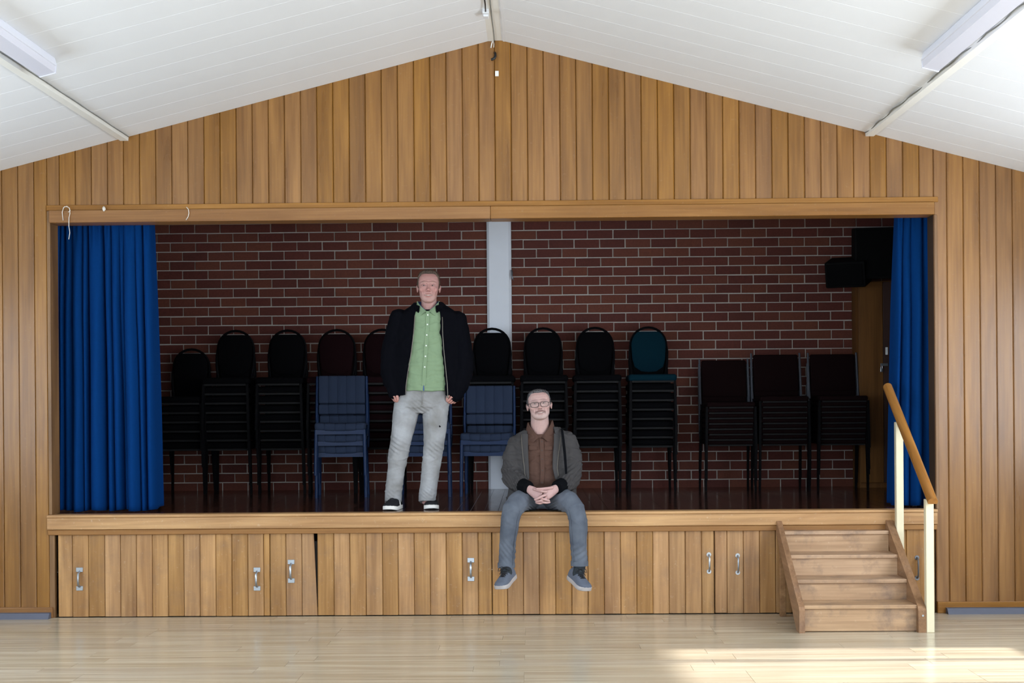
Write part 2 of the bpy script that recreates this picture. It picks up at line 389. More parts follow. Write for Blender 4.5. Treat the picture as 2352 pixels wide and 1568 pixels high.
# ---- trims
def trim(n, mb, mat, label, cat='trim'): return tag(mb.build('trim_%d' % n, mat), label, cat, kind='structure')
trim(4, MB().box(OX0, OX1 + .03, -.012, .05, 3.017, 3.056, .003), M['trim'], 'thin wood strip directly above the stage header board')
trim(5, MB().box(-3.568, -.300, -.024, .17, HEAD_Z, 3.016, .003), M['trim'], 'left half of the wide header board over the stage opening')
trim(6, MB().box(-.298, OX1, -.024, .17, HEAD_Z, 3.016, .003), M['trim'], 'right half of the wide header board over the stage opening')
trim(7, MB().box(-3.592, -3.568, -.004, .175, STAGE_Z, 3.016, .002), M['jamb'], 'left wooden jamb lining the stage opening')
trim(8, MB().box(2.962, 2.985, -.004, .175, STAGE_Z, HEAD_Z, .002), M['jamb'], 'right wooden jamb lining the stage opening')
trim(9, MB().box(-3.596, 2.962, -.045, .09, .742, STAGE_Z, .004).box(-3.596, 2.962, -.037, .05, .654, .741, .004), M['nosing'], 'worn wooden front edge board of the stage')
trim(10, MB().box(-3.596, 2.962, -.022, .04, .613, .652, .003), M['trim'], 'narrow wood strip below the stage edge board')
tag(MB().box(XL, -3.565, -.022, .02, 0, .078, .004).build('baseboard_left', M['trim']), 'wood skirting board at the foot of the left boards', 'skirting', kind='structure')
tag(MB().box(2.962, XR, -.022, .02, 0, .083, .004).build('baseboard_right', M['trim']), 'wood skirting board at the foot of the right boards', 'skirting', kind='structure')
trim(11, MB().prism([(-.09, 0), (-.022, 0), (-.022, .042), (-.06, .040)], XL, -3.575, 'x'), M['greystrip'], 'grey wedge strip along the floor under the left skirting')
trim(12, MB().prism([(-.09, 0), (-.022, 0), (-.022, .042), (-.06, .040)], 3.02, XR, 'x'), M['greystrip'], 'grey wedge strip along the floor under the right skirting')

# ---- under-stage doors of vertical boards
def pull(parent, x, z, h=.175, kind=0, mat='chrome'):
    mb = MB(); r = .0085 if kind == 0 else .0065
    if kind == 0:
        for q in (-1, 1): mb.box(x - .025, x + .025, -.0035, .004, z + q * (h / 2 - .017) - .017, z + q * (h / 2 - .017) + .017, .0015)
    else:
        for q in (-1, 1): mb.tube([(x, .003, z + q * h / 2), (x, -.004, z + q * h / 2)], .017, 12)
    e = h / 2 - .03 if kind == 0 else h / 2
    path = [(x, 0, z - e), (x, -.018, z - e + .004), (x, -.034, z - e + .02), (x, -.038, z - e + .045), (x, -.038, z + e - .045), (x, -.034, z + e - .02), (x, -.018, z + e - .004), (x, 0, z + e)]
    mb.tube(path, r, 8)
    o = mb.build('handle', M[mat], parent, smooth=40); o['label'] = 'steel pull handle'; return o
def under_door(n, x0, x1, edges, handles, label, y=.004, z0=.004, z1=.612, dark=None):
    d = empty('door_%d' % n, (0, 0, 0)); tag(d, label, 'door', kind='structure')
    MB().box(x0 + .02, x1 - .02, y + .021, y + .035, z0 + .06, z1 - .06).build('gap_shade', M['black_gap'], d)  # near-black sheet stands in for the shade behind the board gaps
    xs = [x0] + edges + [x1]
    for i, (a, b) in enumerate(zip(xs[:-1], xs[1:])):
        sk = 0.0
        if n == 2 and i == 2: sk = -.026
        board(a, b, z0 + random.uniform(0, .003), d, M['door_board'], ztop=z1, y=y + random.uniform(0, .002), ch=.005, skew=sk)
    for hx, hz, hh, k, mt in handles: pull(d, hx, hz, hh, k, mt).location.y = y
    return d
def dx(px): return (px - 1222.0) / 311.0 + .0036     # metres along the stage front
E1 = [dx(p) for p in (156, 193.5, 231, 267.5, 304.5, 341.5, 378, 414.5, 451.5, 488.5, 525.5, 562.5, 599)]
E2 = [dx(p) for p in (650.5, 687, 723, 761, 798, 835, 873, 909, 946, 983, 1020, 1057, 1093.5)]
E3 = [dx(p) for p in (1160, 1197, 1233.5, 1271, 1308, 1345, 1382.5, 1420, 1457, 1494, 1531, 1568.5, 1606)]
E4 = [dx(p) for p in (1664.5, 1702, 1739, 1776, 1813, 1850, 1887, 1924, 1961, 1998, 2035, 2074)]
under_door(1, -3.53, dx(613), E1, [(dx(173), .285, .172, 0, 'chrome'), (dx(583.5), .277, .172, 0, 'chrome')], 'board door under the stage at the left end, beside the curtain side')
under_door(2, dx(613.7), dx(1124.5), E2, [(dx(662.5), .333, .172, 0, 'chrome'), (dx(1076.5), .338, .172, 0, 'chrome')], 'board door under the stage with a split top gap, below the standing man')
under_door(3, dx(1125.5), dx(1634.5), E3, [(dx(1622.5), .375, .125, 1, 'chrome')], 'board door under the stage behind the seated man\'s legs')
under_door(4, dx(1636), 2.925, E4, [(dx(1688.5), .366, .125, 1, 'chrome'), (dx(2098), .330, .15, 1, 'steel_dark')], 'board door under the stage behind the steps', y=.010)
MB_ = MB().box(2.93, 2.955, .02, .05, 0, .612)
trim(13, MB_, M['jamb'], 'narrow post beside the under-stage door right of the steps')
trim(14, MB().box(-3.59, -3.552, .0, .05, 0, .612), M['jamb'], 'narrow post beside the under-stage door at the far left')

# ---- brick back wall in two bays with a pale column between
def brick_bay(name, x0, x1, phase_from, sgn, label, vis):
    w = MB().box(x0, x1, BACK_Y + .006, BACK_Y + .2, 0, 3.95).build(name, M['mortar']); tag(w, label, 'brick wall', kind='structure')
    pitch, mod, j = .0872, .240, .0105
    cache = {}; pieces = []
    def bmesh_(wd):
        k = (round(wd, 3), random.randrange(3))
        if k not in cache:
            h = pitch - j; rnd = random.Random(k[1] * 7 + int(wd * 1000)); c = .003; rings = []
            for (i, y) in ((0, .012), (0, -c * .2 - .003), (c, -.006)):
                rings.append([(px + (i if px == 0 else -i) + (rnd.uniform(-.0012, .0012) if y < 0 else 0), y, pz + (i if pz == 0 else -i) + (rnd.uniform(-.0012, .0012) if y < 0 else 0)) for px, pz in ((0, 0), (wd, 0), (wd, h), (0, h))])
            mb = MB().loft(rings); me = bpy.data.meshes.new('brick'); me.from_pydata(mb.v, [], mb.f); me.materials.append(M['brick']); cache[k] = me
        return cache[k]
    for r in range(40):
        z = 3.192 - .0872 * 3 + .0872 * 11 - r * pitch           # joint line under this course
        if z > 3.9 or z < STAGE_Z - .09: continue
        # courses start at the column with a half or a whole brick in turn
        x = phase_from; half = (r % 2 == 0); first = True; drift = .004 * math.sin(r * 1.7)
        while (x > x0 if sgn < 0 else x < x1):
            wd = (mod / 2 if (half and first) else mod) + (drift if first else 0)
            a, b = (x - wd, x) if sgn < 0 else (x, x + wd)
            x = a if sgn < 0 else b; first = False
            a, b = max(a, x0), min(b, x1)
            if b - a > .04: pieces.append((a + j / 2, b - j / 2, z + j / 2))
    def rank(p):
        xc = (p[0] + p[1]) / 2; vis_x = vis[0] < xc < vis[1]
        return (not (vis_x and p[2] < 3.26), -p[2])
    pieces.sort(key=rank)
    for a, b, z in pieces[:300]:
        link('brick', bmesh_(b - a), None, w, loc=(a + random.uniform(-.0015, .0015), BACK_Y + random.uniform(-.0015, .002), z + random.uniform(-.001, .001)))
    rest = MB()
    for a, b, z in pieces[300:]:
        me = bmesh_(b - a); ox, oy = a + random.uniform(-.0015, .0015), BACK_Y + random.uniform(-.0015, .002)
        rest.add([(v.co.x + ox, v.co.y + oy, v.co.z + z) for v in me.vertices], [list(p.vertices) for p in me.polygons])
    o = rest.build('brickwork', M['brick'], w); o['kind'] = 'stuff'
brick_bay('wall_back_left', XL, -.416, -.416, -1, 'red brick back wall of the stage left of the pale column', (-3.75, 0))
brick_bay('wall_back_right', -.192, XR, -.192, 1, 'red brick back wall of the stage right of the pale column', (-.3, 3.5))
cm = MB().prism([(-.419, 2.93), (-.419, 2.875), (-.397, 2.858), (-.213, 2.858), (-.190, 2.875), (-.190, 2.93)], STAGE_Z, 3.95, 'z').build('column', M['column'])
tag(cm, 'pale painted concrete column in the middle of the brick wall', 'column', kind='structure')
tag(MB().box(-.419, -.190, 2.93, 3.1, 0, 3.95).build('trim_15', M['mortar']), 'mortar strip behind the pale column', 'trim', kind='structure')

# ================================================================== THINGS
# ---- fluorescent lamps on the ceiling slopes
for s, sl, nm in ((1, SLOPE_R, 'right'), (-1, SLOPE_L, 'left')):
    x = RIDGE_X + s * 2.60; L_ = 1.52
    e = empty('ceiling_lamp', (x, -2.19, roof_z(x))); e.rotation_euler = (0, math.atan(sl) * s, 0)
    tag(e, 'white fluorescent ceiling lamp beside the batten on the %s slope' % nm, 'ceiling lamp', 'ceiling lamps')
    MB().box(-.066, .066, -L_, 0, -.052, 0, .004).build('body', M['lampbody'], e)
    MB().prism([(-.060, -.052), (.060, -.052), (.046, -.088), (-.046, -.088)], -L_ + .02, -.012, 'y').build('diffuser', M['diffuser'], e)
    for yy in (-.012, -L_ + .008): MB().prism([(-.063, -.050), (.063, -.050), (.049, -.091), (-.049, -.091)], yy, yy + .012, 'y').build('end_cap', M['lampbody'], e)

# ---- cables and fittings
pts = []
xb = RIDGE_X + 2.745 - .036
for i in range(90):
    y = -.01 - i * .07; pts.append((xb + .006 * math.sin(i * .9) + .004 * math.sin(i * .37), y, roof_z(xb) - .006 - .006 * abs(math.sin(i * .55))))
tag(MB().tube(pts, .0042, 6).build('lamp_cable', M['cable'], smooth=True), 'thin grey cable wandering along the batten on the right ceiling slope', 'cable')
pts = [(RIDGE_X - 2.76 + .036 + .002 * math.sin(i * .8), -.01 - i * .07, roof_z(RIDGE_X - 2.72) - .006) for i in range(90)]
tag(MB().tube(pts, .003, 6).build('lamp_cable', M['cable'], smooth=True), 'thin grey cable beside the batten on the left ceiling slope', 'cable')
pts = [(-.261, -.0 - i * .1, 4.234) for i in range(60)]
tag(MB().tube([(p[0] + .0025 * math.sin(i * .6), p[1], p[2]) for i, p in enumerate(pts)], .0025, 6).build('ridge_cable', M['cable'], smooth=True), 'dark thin cable running along the underside of the ridge beam', 'cable')
e = empty('ceiling_rose', (-.297, -.82, 4.236)); tag(e, 'small white junction block under the ridge beam near the gable', 'junction block')
MB().box(-.022, .022, -.05, .05, -.030, 0, .005).build('body', M['white'], e)
MB().box(-.018, .018, -.02, .05, -.045, -.030, .004).build('cover', M['white'], e)
MB().tube([(0, -.05, -.02), (.002, -.2, -.012), (0, -.5, -.010)], .005, 6).build('wire', M['black'], e, smooth=True)
tag(MB().tube([(-.272, -.008, 4.24), (-.280, -.012, 4.215), (-.286, -.010, 4.185)], .005, 6).tube([(-.268, -.008, 4.24), (-.264, -.012, 4.21), (-.266, -.01, 4.188)], .0028, 6).build('cable_end', M['string'], smooth=True), 'white frayed cable end hanging at the top of the wood gable', 'cable')
tag(MB().tube([(-.258, -.004, 4.152), (-.254, -.022, 4.136), (-.254, -.026, 4.120), (-.262, -.028, 4.103), (-.274, -.03, 4.096), (-.286, -.03, 4.094)], [.008, .009, .010, .010, .010, .009], 8).build('cable_hook', M['black'], smooth=True), 'short black bent hook sticking out of the gable boards', 'hook')
tag(MB().box(-.257, -.231, -.006, -.0005, 3.977, 4.016, .001).build('card_tag', M['tagwhite']), 'small white card stuck on the gable below the black hook', 'card')
e = empty('string_knot', (0, 0, 0)); tag(e, 'white string knotted on the header with a long end hanging over the left curtain', 'string')
X0 = -3.415
MB().tube([(X0 - .045, -.03, 2.94), (X0 - .05, -.035, 3.0), (X0 - .04, -.035, 3.035), (X0 - .015, -.035, 3.045), (X0 + .005, -.036, 3.03), (X0 + .008, -.036, 2.99), (X0, -.034, 2.96), (X0 - .002, -.032, 2.90), (X0 + .004, -.03, 2.85), (X0 - .004, -.03, 2.80)], .0027, 6).build('strand', M['string'], e, smooth=True)
MB().tube([(X0 - .045, -.036, 3.02), (X0 - .03, -.04, 3.042), (X0, -.04, 3.035), (X0 + .012, -.038, 3.01), (X0 - .005, -.038, 3.0)], .0022, 6).build('loop', M['string'], e, smooth=True)
tag(MB().tube([(-3.158, -.03, 3.04), (-3.155, -.036, 3.03), (-3.152, -.04, 3.018), (-3.156, -.034, 3.005)], [.004, .011, .013, .005], 8).build('string_tuft', M['string'], smooth=True), 'small white tuft of tape on the header above the left curtain', 'tape')
tag(MB().tube([(-2.545, -.028, 3.03), (-2.53, -.034, 3.015), (-2.525, -.034, 2.985), (-2.532, -.032, 2.958), (-2.548, -.03, 2.935)], .0028, 6).build('string_end', M['string'], smooth=True), 'short curved white string end on the header beside the left curtain', 'string')
tag(MB().tube([(-.186, 2.852, 2.815), (-.182, 2.845, 2.79), (-.184, 2.84, 2.76), (-.176, 2.838, 2.735), (-.168, 2.838, 2.715)], [.008, .010, .009, .006, .003], 6).build('column_hook', M['steel_dark'], smooth=True), 'small dark hook with a hanging tag on the edge of the pale column', 'hook')

# ---- curtains
def curtain(name, x0t, x1t, x0b, x1b, y, zt, zb, folds, label, seed):
    """gathered cloth: folds of very unequal width and depth that wander a little on the way down"""
    rnd = random.Random(seed); NU, NV = 520, 48
    wd = [rnd.choice((.45, .7, 1.0, 1.0, 1.9)) * rnd.uniform(.8, 1.2) for _ in range(folds)]; tot = sum(wd); ph = [0]
    for w in wd: ph.append(ph[-1] + w / tot)
    am = [rnd.uniform(.55, 1.2) for _ in range(folds)]; sharp = [rnd.uniform(.45, 1.0) for _ in range(folds)]
    wob = [(rnd.uniform(-1, 1), rnd.uniform(0, 6)) for _ in range(folds + 1)]
    vs = []; fs = []
    for j in range(NV + 1):
        v = j / NV; z = zt + (zb - zt) * v
        pj = [0] + [ph[k] + .012 * wob[k][0] * math.sin(2.2 * v + wob[k][1]) for k in range(1, folds)] + [1]
        k = 0
        for i in range(NU + 1):
            u = i / NU
            while k < folds - 1 and u > pj[k + 1]: k += 1
            f = (u - pj[k]) / max(1e-4, pj[k + 1] - pj[k]); f = max(0, min(1, f))
            c = math.cos(2 * math.pi * f); g = math.copysign(abs(c) ** sharp[k], c)          # valley at the fold's ends, crown in the middle
            dep = (.040 + .075 * min(1, wd[k])) * am[k] * (.55 + .45 * min(1, v * 3)) * (.85 + .25 * v)
            yy = y + dep * g + .012 * math.sin(7 * u + 2 * v) + .007 * math.sin(41 * u + 4 * v) + .004 * math.sin(90 * u + 9 * v)
            yy += .012 * math.sin(u * folds * 3 * 2 * math.pi) * max(0, 1 - v * 8)            # gathers at the heading tape
            xa = x0t + (x1t - x0t) * u; xb = x0b + (x1b - x0b) * u
            xx = xa + (xb - xa) * v ** .8 - .035 * math.sin(2 * math.pi * f) * min(1, wd[k]) * am[k] * (.7 if 0 < k < folds - 1 else .35)
            zz = z if j < NV else zb + .006 * math.sin(u * 23 + seed) + (.014 if yy > y else 0)
            vs.append((xx, yy, zz))
    for j in range(NV):
        for i in range(NU):
            a = j * (NU + 1) + i; fs.append((a, a + 1, a + NU + 2, a + NU + 1))
    me = bpy.data.meshes.new(name); me.from_pydata(vs, [], fs)
    o = link(name, me, M['curtain'], smooth=True); tag(o, label, 'curtain', 'stage curtains')
    md = o.modifiers.new('cloth_thickness', 'SOLIDIFY'); md.thickness = .003
    return o
curtain('stage_curtain', -3.72, -2.890, -3.72, -2.850, .31, 3.0, STAGE_Z + .012, 13, 'wide gathered blue curtain at the left side of the stage', 4)
curtain('stage_curtain', 2.765, 3.18, 2.700, 3.18, .31, 3.0, STAGE_Z + .012, 6, 'narrow gathered blue curtain at the right side of the stage behind the handrail', 11)
for n, (a, b) in enumerate(((-3.7, -2.0), (1.9, 3.2))):
    tag(MB().tube([(a, .31, 3.03), (b, .31, 3.03)], .015, 8).build('curtain_rail', M['steel_dark'], smooth=True), 'steel curtain rail behind the header above the %s curtain' % ('wide left' if n == 0 else 'narrow right'), 'curtain rail')

# ---- steps with handrail
st = empty('steps', (0, 0, 0)); tag(st, 'worn wooden four-tread steps leading up to the stage, with a handrail', 'steps')
SX0, SX1 = 1.822, 2.582
for a, b in ((1.784, 1.822), (2.582, 2.635)):
    MB().prism([(-.905, 0), (-.905, .150), (-.885, .175), (-.03, .690), (-.015, .690), (-.015, .590), (-.80, 0)], a, b, 'x').build('stringer', M['stringer'], st)
TY = [-.872, -.625, -.378, -.131]; TZ = [.183, .325, .470, .617]
for k, (y, z) in enumerate(zip(TY, TZ)):
    yb = TY[k + 1] + .03 if k < 3 else -.012
    MB().box(SX0, SX1, y, yb, z - .026, z, .004).build('tread', M['stair'], st)
    zb = 0.006 if k == 0 else TZ[k - 1]
    MB().box(SX0, SX1, y + .022, y + .040, zb, z - .026).build('riser', M['stair'], st)
for a in (1.786, 2.588): MB().box(a, a + .042, -.16, -.115, 0, .56, .002).build('support_leg', M['stringer'], st)
MB().box(2.637, 2.690, -.905, -.850, 0, .895, .003).build('post', M['post'], st)
MB().box(2.637, 2.690, -.135, -.080, .44, 1.405, .003).build('post', M['post'], st)
p0 = Vector((2.668, -.955, .868)); p1 = Vector((2.664, .225, 1.652)); d_ = (p1 - p0).normalized(); sd = Vector((1, 0, 0)); upv = sd.cross(d_)
prof = [(-.030, 0), (.030, 0)] + [(.034 * math.cos(a), .016 + .034 * math.sin(a)) for a in [math.pi * k / 10 for k in range(11)]]
hl = MB().loft([[(a, t, b) for a, b in prof] for t in (0, (p1 - p0).length)]).build('handrail', M['rail'], st, smooth=35)
hl.matrix_basis = Matrix(((sd.x, d_.x, upv.x, p0.x), (sd.y, d_.y, upv.y, p0.y), (sd.z, d_.z, upv.z, p0.z), (0, 0, 0, 1)))
MB().tube([(2.612, -.905, .115), (2.612, -.909, .115)], .007, 10).build('screw', M['chrome'], st)

# ---- tall cupboard, loudspeakers at the right rear of the stage
e = empty('tall_cupboard', (0, 0, STAGE_Z)); tag(e, 'tall narrow brown plywood cupboard with padlocked door in the right corner of the stage', 'cupboard')
MB().box(3.00, 3.45, 2.60, 2.885, 0, 1.90, .003).build('body', M['cupboard'], e)
dr = MB().box(3.003, 3.215, 2.578, 2.598, .05, 1.89, .003).build('door', M['cupboard'], e)
MB().box(3.218, 3.445, 2.580, 2.598, .05, 1.89, .003).build('side_panel', plain('cupboard_side', rgb(52, 26, 20), .6), e)
hp = MB().box(3.190, 3.258, 2.568, 2.577, 1.118, 1.142, .002).build('hasp', M['chrome'], dr)
MB().box(3.181, 3.207, 2.545, 2.566, 1.062, 1.096, .004).tube([(3.187, 2.555, 1.094), (3.187, 2.556, 1.118), (3.194, 2.556, 1.126), (3.201, 2.556, 1.118), (3.201, 2.555, 1.094)], .0032, 6).build('padlock', M['chrome'], dr, smooth=40)
MB().box(3.236, 3.258, 2.568, 2.579, 1.22, 1.29, .003).build('switch_plate', M['white'], e)
def speaker(nm, c, sx, sy, sz, rx, rz, label):
    e = empty(nm, c); e.rotation_euler = (rx, 0, rz); tag(e, label, 'loudspeaker', 'wall loudspeakers')
    MB().box(-sx / 2, sx / 2, -sy / 2, sy / 2, -sz / 2, sz / 2, .012).build('cabinet', M['speaker'], e)
    MB().box(-sx / 2 + .02, sx / 2 - .02, -sy / 2 - .012, -sy / 2 + .002, -sz / 2 + .02, sz / 2 - .02, .006).build('grille', M['grille'], e)
    MB().tube([(0, sy / 2 - .02, 0), (0, sy / 2 + .10, 0)], .02, 8).box(-.06, .06, sy / 2 + .08, sy / 2 + .10, -.08, .08, .003).build('wall_bracket', M['speaker'], e)
speaker('loudspeaker', (3.16, 2.48, 2.905), .46, .34, .46, R(6), R(-8), 'large black loudspeaker box high on the brick wall above the tall cupboard')
speaker('loudspeaker', (2.885, 2.50, 2.735), .36, .30, .235, R(14), R(-24), 'smaller black loudspeaker box angled down beside the larger loudspeaker')
tag(MB().box(2.905, 2.935, .42, .45, STAGE_Z + .0005, STAGE_Z + .009, .002).build('paper_scrap', M['paper']), 'small white paper scrap lying on the stage floor near the right curtain', 'scrap')

# ---- chairs
def rbox(mb, x0, x1, y0, y1, z0, z1, r, seg=3, bow=0.0):
    bm = bmesh.new(); bmesh.ops.create_cube(bm, size=1)
    for v in bm.verts: v.co = Vector(((x0 + x1) / 2 + v.co.x * (x1 - x0), (y0 + y1) / 2 + v.co.y * (y1 - y0), (z0 + z1) / 2 + v.co.z * (z1 - z0)))
    bmesh.ops.bevel(bm, geom=bm.edges[:], offset=r, segments=seg, profile=.5, affect='EDGES'); return mb.bm(bm)

def banquet_chair(fab):
    """rounded-back stacking banquet chair, faces -Y, base at z 0"""
    c = empty('banquet_chair')
    s = MB(); rbox(s, -.215, .215, -.22, .20, .405, .47, .026); s.build('seat', M[fab], c, smooth=50)
    MB().box(-.185, .185, -.232, -.214, .395, .412).build('seat_rail', M['ch_rail'], c)
    fr = MB(); arch = []
    for k in range(15):
        a = math.pi * k / 14; arch.append((.165 * math.cos(a), .185 + .085, .745 + .165 * math.sin(a)))
    low = [(.150, .205, .46), (.168, .225, .58), (.172, .25, .68)]
    path = low + arch + [(-p[0], p[1], p[2]) for p in reversed(low)]
    fr.tube(path, .0125, 6)
    fr.build('back_frame', M['ch_frame'], c, smooth=50)
    # padded back panel, its flat top leaves the hand hole under the arch
    b = MB(); out = []
    for k in range(15):
        a = math.pi * k / 14; z = .745 + .158 * math.sin(a); out.append((.158 * math.cos(a), min(z, .872)))
    out += [(-.150, .62), (-.130, .545), (-.07, .505), (0, .497), (.07, .505), (.130, .545), (.150, .62)]
    def yb(z): return .215 + (z - .46) * .125
    rings = []
    for sc_, dy in ((.90, -.030), (1.0, -.018), (1.0, .012), (.96, .018)):
        rings.append([(x * sc_, yb(.70 + (z - .70) * sc_) + dy, .70 + (z - .70) * sc_) for x, z in out])
    b.loft(rings); b.build('backrest', M[fab], c, smooth=50)
    for q in (-1, 1):
        MB().tube([(q * .195, -.205, .41), (q * .205, -.215, .0)], .0155, 4).build('leg', M['ch_frame'], c)
        MB().tube([(q * .16, .215, .48), (q * .185, .20, .40), (q * .20, .245, .0)], .0155, 4).build('leg', M['ch_frame'], c)
    return c

def conference_chair(fab):
    """square-backed stacking chair with a pale metal side frame"""
    c = empty('conference_chair')
    s = MB(); rbox(s, -.215, .215, -.22, .20, .415, .462, .018); s.build('seat', M[fab], c, smooth=50)
    MB().box(-.195, .195, -.232, -.212, .405, .418).build('seat_rail', M['ch_rail'], c)
    b = MB(); rbox(b, -.205, .205, -.022, .018, 0, .345, .016)
    M4 = Matrix.Translation((0, .215, .505)) @ Matrix.Rotation(R(-9), 4, 'X')
    b.xf(M4).build('backrest', M[fab], c, smooth=50)
    for q in (-1, 1):
        MB().tube([(q * .222, .19, .44), (q * .224, .215, .52), (q * .222, .270, .86)], .010, 6).build('back_upright', M['ch_silver'], c)
        MB().tube([(q * .215, -.205, .42), (q * .222, -.215, .0)], .0135, 4).build('leg', M['ch_frame'], c)
        MB().tube([(q * .215, .19, .44), (q * .222, .25, .0)], .0135, 4).build('leg', M['ch_frame'], c)
    return c

def stack_chair():
    """blue-grey upholstered stacking chair with stitched panels and blue tube frame"""
    c = empty('stacking_chair')
    def pad(name, xs, y0, y1, z0, z1, r, Mx=None, bow=0.0):
        bm = bmesh.new(); bmesh.ops.create_cube(bm, size=1)
        for v in bm.verts: v.co = Vector(((xs[0] + xs[-1]) / 2 + v.co.x * (xs[-1] - xs[0]), (y0 + y1) / 2 + v.co.y * (y1 - y0), (z0 + z1) / 2 + v.co.z * (z1 - z0)))
        bmesh.ops.bevel(bm, geom=bm.edges[:], offset=r, segments=3, profile=.5, affect='EDGES')
        for x in xs[1:-1]:
            for q in (-.005, 0, .005): bmesh.ops.bisect_plane(bm, geom=bm.verts[:] + bm.edges[:] + bm.faces[:], plane_co=(x + q, 0, 0), plane_no=(1, 0, 0))
        cy, cz = (y0 + y1) / 2, (z0 + z1) / 2
        for v in bm.verts:
            if any(abs(v.co.x - x) < .001 for x in xs[1:-1]):
                dy, dz = v.co.y - cy, v.co.z - cz
                if abs(dy) > (y1 - y0) * .3: v.co.y -= math.copysign(.004, dy)
                if abs(dz) > (z1 - z0) * .3: v.co.z -= math.copysign(.004, dz)
        mb = MB().bm(bm)
        if bow: mb.v = [(x, y - bow * (1 - (x / .22) ** 2), z - .5 * bow * (1 - (x / .22) ** 2)) for x, y, z in mb.v]
        if Mx is not None: mb.xf(Mx)
        return mb.build(name, M['bl_fabric'], c, smooth=45)
    xs = [-.218, -.135, -.045, .045, .135, .218]
    pad('seat', xs, -.225, .20, .385, .452, .022, None, .018)
    Mx = Matrix.Translation((0, .205, .50)) @ Matrix.Rotation(R(-10), 4, 'X')
    xs2 = [-.205, -.12, -.04, .04, .12, .205]
    pad('upper_back', xs2, -.026, .022, .115, .365, .014, Mx)
    pad('lower_back', xs2, -.016, .022, .02, .108, .012, Mx)
    MB().box(-.21, .21, -.215, -.195, .350, .388).build('seat_rail', M['bl_frame'], c).location.y = -.012
    for q in (-1, 1):
        MB().tube([(q * .217, .185, .42), (q * .222, .21, .50), (q * .217, .272, .855)], .0125, 8).build('back_upright', M['bl_frame'], c, smooth=50)
        MB().tube([(q * .205, -.21, .39), (q * .212, -.215, .0)], .0145, 8).build('leg', M['bl_frame'], c, smooth=50)
        MB().tube([(q * .205, .19, .40), (q * .215, .24, .0)], .0145, 8).build('leg', M['bl_frame'], c, smooth=50)
    return c

ORD = ['lowest', 'second', 'third', 'fourth', 'fifth', 'sixth', 'seventh', 'eighth', 'ninth', 'tenth']
def stack(proto, first, n, x, y, dz, dy, group, what, where, rz=0.0):
    for k in range(n):
        o = proto if (k == 0 and first) else copy_tree(proto)
        o.location = (x + random.uniform(-.003, .003), y + dy * k, STAGE_Z + .001 + dz * k); o.rotation_euler = (0, 0, rz + random.uniform(-.008, .008))
        pos = 'topmost' if k == n - 1 else ('lowest' if k == 0 else ORD[k] + ' up')
        tag(o, '%s, %s in %s' % (what, pos, where), 'chair', group)
pb = {f: banquet_chair(f) for f in ('ch_black', 'ch_maroon', 'ch_teal')}
used = set()
ban = [(-3.165, 'ch_black', 6, 'the stack beside the blue curtain'), (-2.745, 'ch_black', 8, 'the second stack from the blue curtain'),
       (-2.262, 'ch_black', 8, 'the third stack from the blue curtain'), (-1.805, 'ch_maroon', 8, 'the stack behind the far-left blue chairs'),
       (-1.385, 'ch_maroon', 8, 'the stack half hidden by the standing man'), (-.368, 'ch_black', 8, 'the stack in front of the pale column'),
       (.102, 'ch_black', 8, 'the stack directly behind the seated man'), (.578, 'ch_black', 8, 'the stack next to the teal chair')]
for x, f, n, where in ban:
    stack(pb[f], f not in used, n, x, 2.50, .083, -.018, 'stacked banquet chairs', '%s round-backed banquet chair' % ('black' if f == 'ch_black' else 'dark maroon'), where); used.add(f)
stack(pb['ch_black'], False, 7, 1.072, 2.50, .083, -.018, 'stacked banquet chairs', 'black round-backed banquet chair', 'the stack under the teal chair')
tag(pb['ch_teal'], 'teal round-backed banquet chair, topmost in its stack', 'chair', 'stacked banquet chairs')
pb['ch_teal'].location = (1.072, 2.50 - .126, STAGE_Z + .001 + .083 * 7)
pc = conference_chair('ch_wine'); f1 = True
for x, n, where in ((1.765, 8, 'the square-backed stack nearest the teal chair'), (2.245, 9, 'the middle square-backed stack'), (2.765, 9, 'the square-backed stack beside the cupboard')):
    stack(pc, f1, n, x, 2.44, .048, -.006, 'stacked conference chairs', 'dark wine square-backed stacking chair', where); f1 = False
ps = stack_chair(); f1 = True
for x, n, where in ((-1.668, 3, 'the stack left of the standing man'), (-.935, 3, 'the stack behind the standing man\'s legs'), (-.392, 2, 'the pair left of the seated man')):
    stack(ps, f1, n, x, 1.93, .098, -.034, 'blue stacking chairs', 'blue-grey upholstered stacking chair', where, rz=R({-1.668: 5, -.935: 3, -.392: -3}[x])); f1 = False

# ================================================================== PEOPLE
CAMP = Vector((0, -10.5, 1.553))
def P(px, py, Y):
    """world point at depth Y seen at a pixel of the 2352 x 1568 frame (used to read proportions off the photograph)"""
    d = fw * 3267.0 + cr * (px - 1176.0) - cu * (py - 929.0)
    return CAMP + d * ((Y + 10.5) / d.y)

def fuse(mb, voxel, smooth=4, name='fused'):
    """union of overlapping closed shells into one continuous smooth surface"""
    me = bpy.data.meshes.new(name); me.from_pydata([tuple(v) for v in mb.v], [], mb.f)
    bm = bmesh.new(); bm.from_mesh(me); bmesh.ops.recalc_face_normals(bm, faces=bm.faces[:]); bm.to_mesh(me); bm.free()
    o = bpy.data.objects.new(name, me); COL.objects.link(o)
    r = o.modifiers.new('r', 'REMESH'); r.mode = 'VOXEL'; r.voxel_size = voxel; r.use_smooth_shade = True
    if smooth: s = o.modifiers.new('s', 'SMOOTH'); s.iterations = smooth; s.factor = .5
    dg = bpy.context.evaluated_depsgraph_get(); dg.update()
    out = bpy.data.meshes.new_from_object(o.evaluated_get(dg))
    bpy.data.objects.remove(o); bpy.data.meshes.remove(me); out.name = name
    return out

